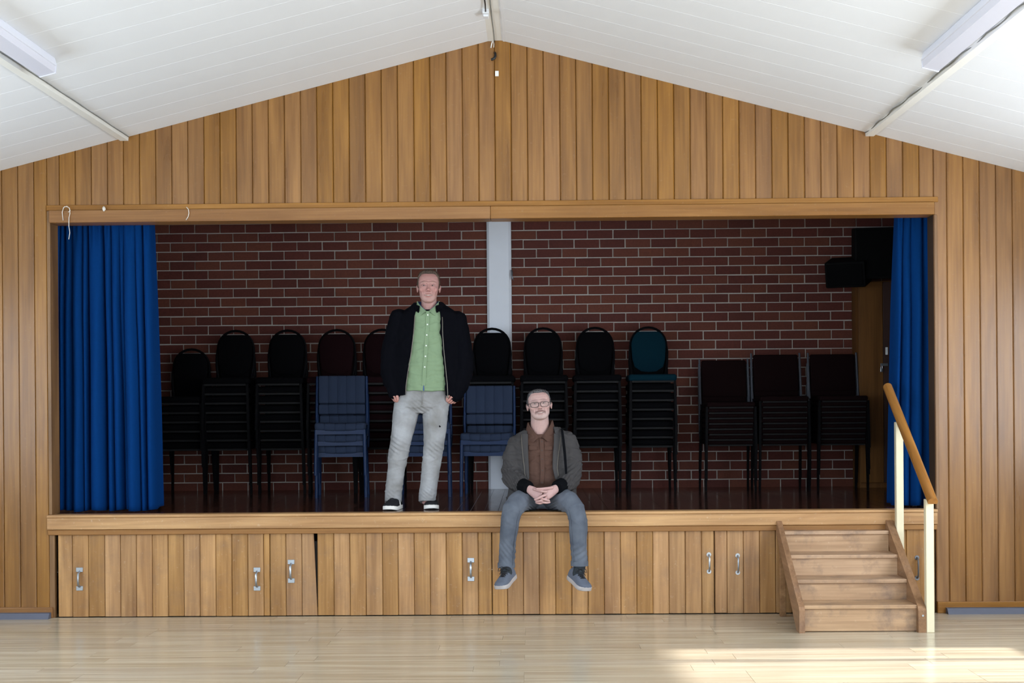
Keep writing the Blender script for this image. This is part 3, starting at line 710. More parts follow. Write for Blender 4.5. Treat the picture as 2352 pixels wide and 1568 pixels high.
def co_no(me):
    n = len(me.vertices); c = np.empty(n * 3); me.vertices.foreach_get('co', c); q = np.empty(n * 3)
    me.vertex_normals.foreach_get('vector', q); return c.reshape(-1, 3), q.reshape(-1, 3)
def set_co(me, c): me.vertices.foreach_set('co', c.reshape(-1)); me.update()

def ering(c, a, b, u=(1, 0, 0), v=(0, 1, 0), n=24, p=2.0):
    c = Vector(c); u = Vector(u).normalized(); v = Vector(v).normalized(); r = []
    for k in range(n):
        t = 2 * math.pi * k / n; s, q = math.sin(t), math.cos(t)
        r.append(c + u * (a * math.copysign(abs(s) ** (2 / p), s)) - v * (b * math.copysign(abs(q) ** (2 / p), q)))
    return r
def cring(c, a, b, xl, xr, th, u=(1, 0, 0), n=40, p=2.2):
    """open C-shaped wall (jacket) with the gap at the front between xl and xr, thickness th"""
    c = Vector(c); u = Vector(u).normalized(); v = Vector((0, 1, 0))
    tl = math.asin(max(-.98, min(.98, xl / a))); tr = math.asin(max(-.98, min(.98, xr / a)))
    def pt(t, k):
        s, q = math.sin(t), math.cos(t)
        return c + u * ((a - k) * math.copysign(abs(s) ** (2 / p), s)) - v * ((b - k) * math.copysign(abs(q) ** (2 / p), q))
    ts = [tr + (2 * math.pi + tl - tr) * i / (n - 1) for i in range(n)]
    return [pt(t, 0) for t in ts] + [pt(t, th) for t in reversed(ts)]

def limb(mb, pts, rad, n=16, flat=1.0, side=None):
    """tapered tube through points with rounded ends; pts resampled smoothly"""
    pts = [Vector(p) for p in pts]; P2 = []; R2 = []
    for i in range(len(pts) - 1):
        p0, p1, p2, p3 = pts[max(i - 1, 0)], pts[i], pts[i + 1], pts[min(i + 2, len(pts) - 1)]
        for k in range(4):
            t = k / 4; t2, t3 = t * t, t * t * t
            P2.append(.5 * ((2 * p1) + (p2 - p0) * t + (2 * p0 - 5 * p1 + 4 * p2 - p3) * t2 + (3 * p1 - p0 - 3 * p2 + p3) * t3)); R2.append(rad[i] + (rad[i + 1] - rad[i]) * t)
    P2.append(pts[-1]); R2.append(rad[-1])
    d0 = (P2[0] - P2[1]).normalized(); d1 = (P2[-1] - P2[-2]).normalized()
    A = [P2[0] + d0 * R2[0] * .85, P2[0] + d0 * R2[0] * .5]; B = [P2[-1] + d1 * R2[-1] * .5, P2[-1] + d1 * R2[-1] * .85]
    ra = [R2[0] * .35, R2[0] * .85]; rb_ = [R2[-1] * .85, R2[-1] * .35]
    return mb.tube(A + P2 + B, ra + R2 + rb_, n)
def ball(mb, c, r, n=14):
    rx, ry, rz = r if isinstance(r, (tuple, list)) else (r, r, r); rings = []
    for k in range(1, 10):
        t = math.pi * k / 10; rings.append([(c[0] + rx * math.sin(t) * math.cos(2 * math.pi * i / n), c[1] + ry * math.sin(t) * math.sin(2 * math.pi * i / n), c[2] - rz * math.cos(t)) for i in range(n)])
    return mb.loft(rings)

def skin_mat(name):
    m, nt, b, N, L = nodes(name)
    at = N('ShaderNodeAttribute'); at.attribute_name = 'tone'
    tc = N('ShaderNodeTexCoord'); n = N('ShaderNodeTexNoise'); n.inputs['Scale'].default_value = 90; n.inputs['Detail'].default_value = 3; L(tc, 'Object', n, 'Vector')
    mr = N('ShaderNodeMapRange'); mr.inputs['To Min'].default_value = .9; mr.inputs['To Max'].default_value = 1.1; L(n, 'Fac', mr, 'Value')
    hs = N('ShaderNodeHueSaturation'); L(at, 'Color', hs, 'Color'); L(mr, 0, hs, 'Value'); L(hs, 0, b, 'Base Color')
    b.inputs['Roughness'].default_value = .5; b.inputs['Specular IOR Level'].default_value = .4
    b.inputs['Subsurface Weight'].default_value = .08; b.inputs['Subsurface Radius'].default_value = (.01, .004, .002)
    return m
M['skin'] = skin_mat('skin')
def hair_mat(name, c1, c2):
    m, nt, b, N, L = nodes(name)
    tc = N('ShaderNodeTexCoord'); mp = N('ShaderNodeMapping'); mp.inputs['Scale'].default_value = (1, .35, .35); L(tc, 'Object', mp, 'Vector')
    n = N('ShaderNodeTexNoise'); n.inputs['Scale'].default_value = 160; n.inputs['Detail'].default_value = 5; L(mp, 'Vector', n, 'Vector')
    rp = N('ShaderNodeValToRGB'); rp.color_ramp.elements[0].position = .35; rp.color_ramp.elements[1].position = .65; rp.color_ramp.elements[0].color = c1; rp.color_ramp.elements[1].color = c2
    L(n, 'Fac', rp, 'Fac'); L(rp, 'Color', b, 'Base Color'); b.inputs['Roughness'].default_value = .6
    bp = N('ShaderNodeBump'); bp.inputs['Strength'].default_value = .8; bp.inputs['Distance'].default_value = .004; L(n, 'Fac', bp, 'Height'); L(bp, 'Normal', b, 'Normal'); return m
def denim(name, base, fade, dark):
    m, nt, b, N, L = nodes(name)
    tc = N('ShaderNodeTexCoord'); mp = N('ShaderNodeMapping'); mp.inputs['Scale'].default_value = (1, 1, .4); L(tc, 'Object', mp, 'Vector')
    n = N('ShaderNodeTexNoise'); n.inputs['Scale'].default_value = 520; n.inputs['Detail'].default_value = 3; L(mp, 'Vector', n, 'Vector')
    n2 = N('ShaderNodeTexNoise'); n2.inputs['Scale'].default_value = 7; n2.inputs['Detail'].default_value = 3; L(tc, 'Object', n2, 'Vector')
    rp = N('ShaderNodeValToRGB'); e = rp.color_ramp.elements; e[0].position = .3; e[1].position = .72; e[0].color = base; e[1].color = fade; L(n2, 'Fac', rp, 'Fac')
    mx = N('ShaderNodeMix', data_type='RGBA'); r2 = N('ShaderNodeMapRange'); r2.inputs['From Min'].default_value = .55; r2.inputs['From Max'].default_value = .8; r2.inputs['To Max'].default_value = .5; L(n, 'Fac', r2, 'Value'); L(r2, 0, mx, 0)
    mx.inputs[7].default_value = dark; L(rp, 'Color', mx, 6); L(mx, 2, b, 'Base Color'); b.inputs['Roughness'].default_value = .85; b.inputs['Specular IOR Level'].default_value = .2
    bp = N('ShaderNodeBump'); bp.inputs['Strength'].default_value = .25; bp.inputs['Distance'].default_value = .002; L(n, 'Fac', bp, 'Height'); L(bp, 'Normal', b, 'Normal'); return m

M['jacket_black'] = plain('black_wool', (.0028, .0030, .0050), .95, spec=.05, var=.25, nscale=60, bump=.3, bscale=500)
M['shirt_green'] = plain('green_cotton', rgb(126, 148, 118), .85, spec=.2, var=.06, nscale=25, bump=.15, bscale=350)
M['inner_blue'] = plain('blue_collar_lining', rgb(58, 84, 142), .85, var=.1)
M['jeans_grey'] = denim('pale_grey_denim', rgb(130, 129, 128), rgb(166, 168, 173), rgb(108, 106, 104))
M['jeans_blue'] = denim('washed_blue_grey_denim', rgb(80, 86, 98), rgb(110, 117, 129), rgb(60, 64, 74))
M['shoe_black'] = plain('black_suede', (.014, .015, .018), .85, spec=.2, var=.25, nscale=40, bump=.2)
M['sole_white'] = plain('white_rubber', rgb(232, 230, 226), .5, var=.03)
M['shoe_grey'] = plain('grey_canvas', rgb(98, 104, 118), .85, spec=.2, var=.1, nscale=60, bump=.25, bscale=500)
M['sole_grey'] = plain('pale_grey_rubber', rgb(178, 172, 172), .5, var=.06)
M['lace'] = plain('black_lace', (.010, .010, .014), .8)
M['sock'] = plain('dark_sock', (.020, .028, .036), .9)
M['jacket_grey'] = plain('charcoal_cotton', rgb(68, 66, 67), .9, spec=.2, var=.10, nscale=40, bump=.2, bscale=400)
M['shirt_brown'] = plain('brown_corduroy', rgb(86, 64, 56), .9, spec=.15, var=.10, nscale=40, bump=.25, bscale=300)
M['cuff_black'] = plain('black_rib_knit', (.0045, .005, .0065), .9, spec=.05, var=.3, nscale=200, bump=.3, bscale=300)
M['tee_black'] = plain('black_tee', (.004, .004, .005), .9, spec=.05)
M['zip'] = plain('zip_metal', rgb(96, 90, 82), .45, metal=.4)
M['button'] = plain('pearl_button', rgb(225, 228, 222), .35)
M['button_brown'] = plain('brown_button', rgb(62, 44, 38), .4)
M['teeth'] = plain('teeth', rgb(220, 205, 196), .4, var=.03)
M['eye'] = plain('eye_white', rgb(158, 142, 138), .2, var=.03)
M['iris'] = plain('iris', (.02, .022, .026), .2)
M['specs'] = plain('spectacle_frame', (.010, .007, .010), .35)
def lens_mat():
    m, nt, b, N, L = nodes('spectacle_lens'); tr = N('ShaderNodeBsdfTransparent'); gl = N('ShaderNodeBsdfGlossy'); gl.inputs['Roughness'].default_value = .05
    mx = N('ShaderNodeMixShader'); mx.inputs[0].default_value = .025; L(tr, 0, mx, 1); L(gl, 0, mx, 2); L(mx, 0, nt.nodes['Material Output'], 'Surface'); return m
M['lens'] = lens_mat()
M['hair_a'] = hair_mat('short_brown_grey_hair', rgb(40, 28, 21), rgb(88, 70, 56))
M['hair_b'] = hair_mat('short_grey_hair', rgb(34, 31, 31), rgb(100, 98, 100))

# ---- heads: built in a local frame (z up, face toward -y, chin -.115, crown +.115)
def head_shells(mb, T, wide=1.0, jaw=1.0, squint=0.0):
    h = MB()
    ball(h, (0, .014, .026), (.076 * wide, .095, .090), 32)
    prof = [(-.120, .020, -.080, -.040), (-.113, .032 * jaw, -.0875, -.025), (-.100, .044 * jaw, -.0900, -.005), (-.076, .0545 * jaw, -.0885, .012), (-.046, .0625, -.0865, .03), (-.016, .0675, -.0855, .04), (.014, .070, -.085, .045), (.042, .0705, -.0825, .05), (.066, .0675, -.074, .055), (.086, .060, -.059, .06), (.102, .045, -.038, .055)]
    h.loft([ering((0, (f + b) / 2, z), w * wide, (b - f) / 2, n=32, p=2.4) for z, w, f, b in prof])
    nr = []
    for z, y0, w in ((.020, -.089, .007), (.002, -.0935, .0088), (-.014, -.1010, .0112), (-.027, -.1085, .0145), (-.038, -.1090, .0165), (-.0435, -.100, .0145)):
        nr.append(ering((0, (y0 - .07) / 2, z), w, (-.07 - y0) / 2, n=14, p=1.7))
    h.loft(nr); ball(h, (0, -.1055, -.0325), .0112, 12)
    for s in (-1, 1):
        ball(h, (s * .0135, -.0960, -.0375), (.0080, .009, .0078), 10)
        limb(h, [(s * .006, -.0835, .0200), (s * .03, -.0820, .0240), (s * .052, -.0680, .0185)], [.0085, .0088, .007], 10)    # brow
        ball(h, (s * .045 * wide, -.066, -.026), (.020, .016, .019), 12)                                                     # cheekbone
        ball(h, (s * .032, -.0765, -.055), (.018, .010, .020), 12)                                                           # smiling cheek
        ball(h, (s * .0745 * wide, .014, -.012), (.0060, .014, .026), 12)                                                    # ear
        limb(h, [(s * .077 * wide, .008, .012), (s * .0815 * wide, .018, .012), (s * .0825 * wide, .025, -.004), (s * .0765 * wide, .013, -.035)], [.0034, .0038, .0038, .0048], 8)
        limb(h, [(s * .018, -.082, .0098 - squint), (s * .031, -.0852, .0108 - squint), (s * .045, -.0775, .0075 - squint)], [.0042, .0050, .0042], 8)   # upper lid
        limb(h, [(s * .020, -.081, -.0045), (s * .031, -.0832, -.0062), (s * .043, -.0765, -.0038)], [.0038, .0044, .0038], 8)   # lower lid
    limb(h, [(-.029, -.0800, -.0655), (-.012, -.0915, -.0640), (0, -.0925, -.0650), (.012, -.0915, -.0640), (.029, -.0800, -.0655)], [.0030, .0040, .0038, .0040, .0030], 8)
    limb(h, [(-.027, -.0805, -.0720), (-.010, -.0905, -.0800), (.010, -.0905, -.0800), (.027, -.0805, -.0720)], [.0032, .0052, .0052, .0032], 8)
    ball(h, (0, -.0805, -.105), (.020, .0135, .014), 14)
    h.xf(T); mb.add(h.v, h.f)

HL = [(0, .090), (.45, .093), (.72, .088), (.98, .052), (1.18, .004), (1.34, -.018), (1.48, .000), (1.62, .026), (1.78, -.015), (2.1, -.05), (math.pi, -.07)]
def hairline(phi, lift=0.0):
    z = np.interp(phi, [a for a, b in HL], [b for a, b in HL]); return z + lift
def finish_head(me, T, tones, person, hair_m, lift=0.0, hair_h=.010, moustache=False, teeth_w=.021, ruddy=.5, wide=1.0, eye_open=1.0):
    """sculpt sockets, paint skin tones and the shade of hollows and creases by place on the face, then grow hair, eyes and teeth"""
    Ti = T.inverted(); c, nr = co_no(me); A = np.array(Ti.to_3x3()); t = np.array(Ti.translation)
    q = c @ A.T + t
    near = (np.abs(q) < .16).all(axis=1)
    x, y, z = q[:, 0], q[:, 1], q[:, 2]; ax = np.abs(x); front = (y < -.03) & near
    g = lambda X, Z, sx, sz: np.exp(-((ax - X) / sx) ** 2 - ((z - Z) / sz) ** 2) * front
    dep = -.0070 * g(.031, .0018, .013, .0050) - .003 * g(.014, .007, .006, .009)          # eye sockets
    dep += -.0016 * g(.034, -.054, .0045, .016) - .0028 * g(.0, -.0720, .026, .0024) - .002 * g(0, -.089, .02, .004)
    dep += -.0014 * (g(.0, .050, .04, .002) + g(0, .062, .04, .002) + g(.006, .026, .002, .008))
    ns = A @ np.eye(3); dirn = np.zeros_like(q); dirn[:, 1] = -1.0
    q2 = q + dirn * dep[:, None]
    Af = np.array(T.to_3x3()); tf = np.array(T.translation); c2 = np.where(near[:, None], q2 @ Af.T + tf, c); set_co(me, c2)
    base = np.array(tones['skin']); col = np.tile(base, (len(c), 1))
    def mixin(mask, rgb_): col[:] = col * (1 - mask[:, None]) + np.array(rgb_) * mask[:, None]
    mixin(ruddy * .75 * (g(.040, -.034, .022, .020) + g(0, -.034, .014, .014)).clip(0, 1), tones['red'])
    mixin(ruddy * .5 * g(0, .078, .06, .010), tones['red'])
    mixin((.35 * np.exp(-((z + .095) / .03) ** 2) * ((y < .02) & near & (z < -.05))).clip(0, 1), tones['stubble'])
    brow = np.exp(-((ax - .031) / .017) ** 2 - ((z - .0240) / .0042) ** 2) * front
    mixin(.75 * brow.clip(0, 1), tones['brow'])
    mixin(.85 * g(.031, .0018, .0155, .0060).clip(0, 1), tones['face_shade'])  # eye hollow shade painted into the skin colour
    mixin((.8 * g(0, -.0650, .025, .0032) + .8 * g(0, -.0800, .021, .0045)).clip(0, .9), tones['lip'])
    mixin((1.3 * np.exp(-(ax / .0285) ** 4 - ((z + .0722 - .12 * ax) / .0034) ** 2) * front).clip(0, 1), (.02, .008, .008))  # dark of the open mouth painted on the surface
    mixin(.5 * np.exp(-((ax - .009) / .004) ** 2 - ((z + .0435) / .0035) ** 2) * front, (.10, .03, .03))
    mixin(.45 * np.exp(-((ax - .031 - .25 * (-.045 - z)) / .003) ** 2 - ((z + .052) / .016) ** 2) * front, tones['face_shade'])  # shade of the smile creases painted as thin darker lines
    if moustache:
        mixin((1.15 * np.exp(-((z + .0555 + .32 * (ax - .01).clip(0, 1)) / .0050) ** 2) * (ax < .034) * front).clip(0, 1), tones['mous'])
        mixin((.9 * np.exp(-((ax - .033) / .0055) ** 2 - ((z + .070) / .010) ** 2) * front).clip(0, 1), tones['mous'])
        mixin(.35 * (np.exp(-((z + .106) / .014) ** 2) * (ax < .03) * front).clip(0, 1), tones['stubble'])
    at = me.attributes.new('tone', 'FLOAT_COLOR', 'POINT'); at.data.foreach_set('color', np.concatenate([col, np.ones((len(c), 1))], 1).reshape(-1).astype(np.float32))
    # hair: a raised cap over the scalp that thins out to nothing at the hairline
    phi = np.arctan2(ax, -y + .010); m = (z - hairline(phi, 0)) - lift * (phi < .9)
    keep = near & (m > -.004) & (z > -.09) & (((x / (.090 * wide)) ** 2 + ((y - .014) / .11) ** 2) < 1.2) & ~((ax > .0755 * wide) & (z < .02) & (y > -.008) & (y < .032))
    idx = -np.ones(len(c), int); ids = np.where(keep)[0]; idx[ids] = np.arange(len(ids))
    fs = [[idx[v] for v in p.vertices] for p in me.polygons if all(keep[v] for v in p.vertices)]
    hv = []
    cw, nw = co_no(me)
    for i in ids:
        k = min(1.0, max(0.0, (m[i] + .003) / .012)); top = max(0.0, min(1.0, (z[i] - .05) / .05))
        nz = mnoise.noise(Vector((q[i][0] * 130, q[i][1] * 60, q[i][2] * 60))); n2 = mnoise.noise(Vector(q[i]) * 35)
        hv.append(tuple(cw[i] + nw[i] * (-.0012 + k * (hair_h * (.45 + .75 * top) + .0022 * nz + .003 * n2))))
    hm = bpy.data.meshes.new('hair'); hm.from_pydata(hv, [], fs); link('hair', hm, hair_m, person, smooth=True)
    # eyes
    for s in (-1, 1):
        e = MB(); ball(e, (s * .031, -.0712, .0018), .0115, 16); e.xf(T); eo = e.build('eye', M['eye'], person, smooth=True)
        e = MB(); ball(e, (s * .031 - .001, -.0808, .0022), (.0050, .0026, .0046), 10); e.xf(T); e.build('iris', M['iris'], eo, smooth=True)
    tm = MB(); n = 9; rings = []
    for k in range(n):
        xx = -teeth_w + 2 * teeth_w * k / (n - 1); yy = -.0915 + 9.0 * xx * xx; zc = -.0706 + .13 * abs(xx); hh = .0036 * (1 - (xx / teeth_w) ** 4 * .7)
        rings.append([(xx, yy, zc + hh), (xx, yy - .0012, zc), (xx, yy, zc - hh * .8), (xx, yy + .004, zc - hh * .8), (xx, yy + .004, zc + hh)])
    tm.loft(rings).xf(T); tm.build('teeth', M['teeth'], person, smooth=True)

def wrinkle(me, specs, ridge=()):
    """cloth folds: each spec (scale vec, amplitude, mask function)"""
    c, n = co_no(me); out = c.copy()
    for (sx, sy, sz), amp, mask in specs:
        for i in range(len(c)):
            k = mask(c[i]) if mask else 1.0
            if k > .01:
                v = mnoise.noise(Vector((c[i][0] * sx, c[i][1] * sy, c[i][2] * sz)) + Vector((3.1, 7.7, 1.3)) * sx * .01)
                out[i] += n[i] * amp * k * v
    for (sx, sy, sz), amp, mask in ridge:                     # sharp creases: thin ridges where the noise crosses zero
        for i in range(len(c)):
            k = mask(c[i]) if mask else 1.0
            if k > .01:
                v = mnoise.noise(Vector((c[i][0] * sx, c[i][1] * sy, c[i][2] * sz)) + Vector((.4, 2.2, 5.1))) + .35 * mnoise.noise(Vector((c[i][0] * sx * 2.3, c[i][1] * sy * 2.3, c[i][2] * sz * 2.3)))
                out[i] += n[i] * amp * k * (max(0.0, 1 - abs(v) * 4.5) - .35)
    set_co(me, out)
def folds(me, centre, axis, period, amp, sigma, slant=0.0, side=None):
    """a burst of ridges across a limb around one point (knee, elbow, ankle)"""
    c, n = co_no(me); d = c - np.array(centre); ax_ = np.array(axis) / np.linalg.norm(axis); a = d @ ax_
    w = np.exp(-(np.linalg.norm(d, axis=1) / sigma) ** 2)
    ph = 2 * np.pi * (a + slant * d[:, 0]) / period + 3.0 * np.sin(d[:, 0] * 25 + 1.0) * .5
    set_co(me, c + n * (amp * w * np.sin(ph))[:, None])

def shoe(parent, heel, toe, upv, length_w, mat_u, mat_s, lace_m, sole_h=.030, high=.095, stripe=None):
    heel, toe = Vector(heel), Vector(toe); f = (toe - heel); Ln = f.length; f.normalize(); upv = Vector(upv); sd = f.cross(upv).normalized(); upv = sd.cross(f).normalized()
    Mx = Matrix(((sd.x, f.x, upv.x, heel.x), (sd.y, f.y, upv.y, heel.y), (sd.z, f.z, upv.z, heel.z), (0, 0, 0, 1)))
    sw = [(0, .020), (.02, .029), (.07, .034), (.18, .036), (.35, .037), (.5, .041), (.66, .048), (.8, .049), (.9, .042), (.96, .031), (1.0, .014)]
    W = lambda t: np.interp(t, [a for a, b in sw], [b for a, b in sw]) * length_w
    sh = empty('shoe'); sh.parent = parent
    s = MB(); outline = [(W(t) + .003, t * Ln) for t, _ in sw] + [(-W(t) - .003, t * Ln) for t, _ in reversed(sw)]
    def sole_z(yy): return .010 * max(0, (yy / Ln - .75) / .25) ** 2
    rings = []
    for z, k in ((0, .96), (.004, 1.0), (sole_h - .003, 1.0), (sole_h, .97)): rings.append([(x * k, Ln / 2 + (y - Ln / 2) * k, z + sole_z(y)) for x, y in outline])
    s.loft(rings).xf(Mx); s.build('sole', mat_s, sh, smooth=40)
    u = MB(); hp = [(.015, .062), (.05, .080), (.12, high), (.24, high * 1.0), (.34, high * .98), (.46, high * .86), (.58, high * .68), (.70, .056), (.82, .048), (.91, .042), (.97, .032), (.995, .016)]
    rings = []
    for t, h in hp:
        w = W(t); r = []
        for k in range(17):
            a = math.pi * k / 16; xx = w * math.cos(a); zz = (h - .012) * max(0, math.sin(a)) ** .62
            if t < .40 and zz > .05: xx *= 1 - .18 * (zz - .05) / .05
            r.append((xx, t * Ln, sole_h - .006 + zz + sole_z(t * Ln) - (.0)))
        rings.append(r)
    u.loft(rings).xf(Mx); u.build('upper', mat_u, sh, smooth=60)
    if lace_m:
        lc = MB()
        for k in range(5):
            t = .42 + .055 * k; h = np.interp(t, [a for a, b in hp], [b for a, b in hp]) + sole_h - .006 - .010; w = .021
            lc.tube([(-w, t * Ln, h - .004), (0, (t + .012) * Ln, h + .004), (w, t * Ln, h - .004)], .0032, 6)
        tgt = MB(); 
        rings = []
        for t in (.34, .42, .5, .6, .66):
            h = np.interp(t, [a for a, b in hp], [b for a, b in hp]) + sole_h - .006 - .0125; rings.append([(-.020, t * Ln, h - .004), (0, t * Ln, h + .0035), (.020, t * Ln, h - .004), (.012, t * Ln, h - .012), (-.012, t * Ln, h - .012)])
        tgt.loft(rings).xf(Mx); tgt.build('tongue', lace_m, sh, smooth=60)
        if stripe == 'bow':
            h = high + sole_h - .012
            for q in (-1, 1):
                lc.tube([(0, .40 * Ln, h), (q * .020, .42 * Ln, h + .010), (q * .042, .45 * Ln, h + .004), (q * .046, .50 * Ln, h - .016), (q * .034, .47 * Ln, h - .014), (q * .012, .42 * Ln, h - .002)], .0028, 6)
                lc.tube([(0, .40 * Ln, h + .002), (q * .018, .47 * Ln, h - .008), (q * .030, .56 * Ln, h - .034)], .0026, 6)
        lc.xf(Mx); lc.build('laces', lace_m, sh, smooth=True)
    if stripe in (-1, 1):
        st_ = MB(); rings = []
        for t in (.30, .36, .42):
            w = W(t) + .0015; rings.append([(stripe * w, t * Ln, sole_h), (stripe * (w + .002), t * Ln, sole_h), (stripe * (w * .86 + .004), (t + .03) * Ln, sole_h + .045), (stripe * (w * .86), (t + .03) * Ln, sole_h + .045)])
        st_.loft(rings).xf(Mx); st_.build('side_stripe', mat_s, sh)
    return sh

def finger(mb, pts, r0=.0092, r1=.0072):
    n = len(pts); limb(mb, pts, [r0 + (r1 - r0) * k / (n - 1) for k in range(n)], 12)
def nail(mb, p, d): ball(mb, p, (.0045, .0030, .0045), 8)

def fill_tone(me, n0, n1, c): pass

def add_shells(me, mb, tone):
    """join extra shells (hands) to a body mesh, carrying the skin tone attribute"""
    bm = bmesh.new(); bm.from_mesh(me); lay = bm.verts.layers.float_color.get('tone')
    vs = [bm.verts.new(p) for p in mb.v]
    for v in vs: v[lay] = (*tone, 1)
    fs = []
    for f in mb.f:
        try: fs.append(bm.faces.new([vs[i] for i in f]))
        except ValueError: pass
    bmesh.ops.recalc_face_normals(bm, faces=fs); bm.to_mesh(me); bm.free()

def collar(name, mat, parent, c, rx, ry, h, flare, fall, gap, tip, th=.004, tilt=0.0, drop=.04):
    """shirt or jacket collar standing round the neck and folding over, open at the front"""
    c = Vector(c); rings = []; n = 34
    for i in range(n + 1):
        t = gap + (2 * math.pi - 2 * gap) * i / n; tq = min(t, 2 * math.pi - t); f = math.exp(-((tq - gap) / .55) ** 2)
        d = Vector((math.sin(t), -math.cos(t), 0)); e = Vector((rx * d.x, ry * d.y, 0))
        s = max(0.0, 1 - tq / 1.45); base = -drop * s ** 1.15; top = base + h * (1 - .45 * s)
        def q(k, out, z): return c + e * k + d * out + Vector((0, 0, z + tilt * d.x))
        fa = fall * (1 + tip * math.exp(-((tq - .78) / .34) ** 2)) * min(1.0, (tq - gap) / .38 + .12); lo = top - fa; fl = flare * (.5 + .5 * min(1.0, (tq - gap) / .3)) + .012 * s
        rings.append([q(1, .012 * s, base - .012), q(.98, 0, top - .004), q(.98, th * .6, top), q(1, th * 1.6, top - .003), q(1, fl, lo), q(1, fl - th, lo - .001), q(1, th * .9, top - .012), q(1, th * .8 + .012 * s, base - .012)])
    return MB().loft(rings).build(name, mat, parent, smooth=50)

def hand_shells(mb, wrist, knuckle, nrm, thumb_side, curl=1.2, r=.0095):
    """relaxed curled hand: palm from wrist to knuckles, four fingers of unequal length bending toward the palm, thumb from the side of the palm"""
    w, k = Vector(wrist), Vector(knuckle); d = (k - w).normalized(); nrm = (Vector(nrm) - d * d.dot(Vector(nrm))).normalized(); sd = d.cross(nrm) * thumb_side
    rings = []
    for t, a, b in ((-.25, .026, .020), (0, .027, .019), (.35, .035, .019), (.75, .041, .0165), (1.0, .040, .013), (1.06, .034, .009)):
        rings.append(ering(w + (k - w) * t, a, b, sd, nrm, 16, 2.3))
    mb.loft(rings)
    lens = [(.042, .026, .020), (.047, .030, .022), (.044, .028, .021), (.035, .021, .018)]
    for i, L3 in enumerate(lens):
        off = sd * (.029 - .0195 * i); p = k + off - d * (.006 + .004 * (i == 3)); pts = [p]; ang = 0.0
        for j, ln in enumerate(L3):
            ang += curl * (.75, 1.0, .6)[j] + .06 * i
            p = p + (d * math.cos(ang) + nrm * math.sin(ang)) * ln; pts.append(p)
        finger(mb, pts, r * (1 - .06 * (i == 3)), r * .76)
    b0 = w + (k - w) * .25 + sd * .026; b1 = w + (k - w) * .75 + sd * .047 + nrm * .012; b2 = w + (k - w) * 1.05 + sd * .045 + nrm * .028; b3 = w + (k - w) * 1.25 + sd * .034 + nrm * .040
    finger(mb, [b0, b1, b2, b3], .0125, .0085)

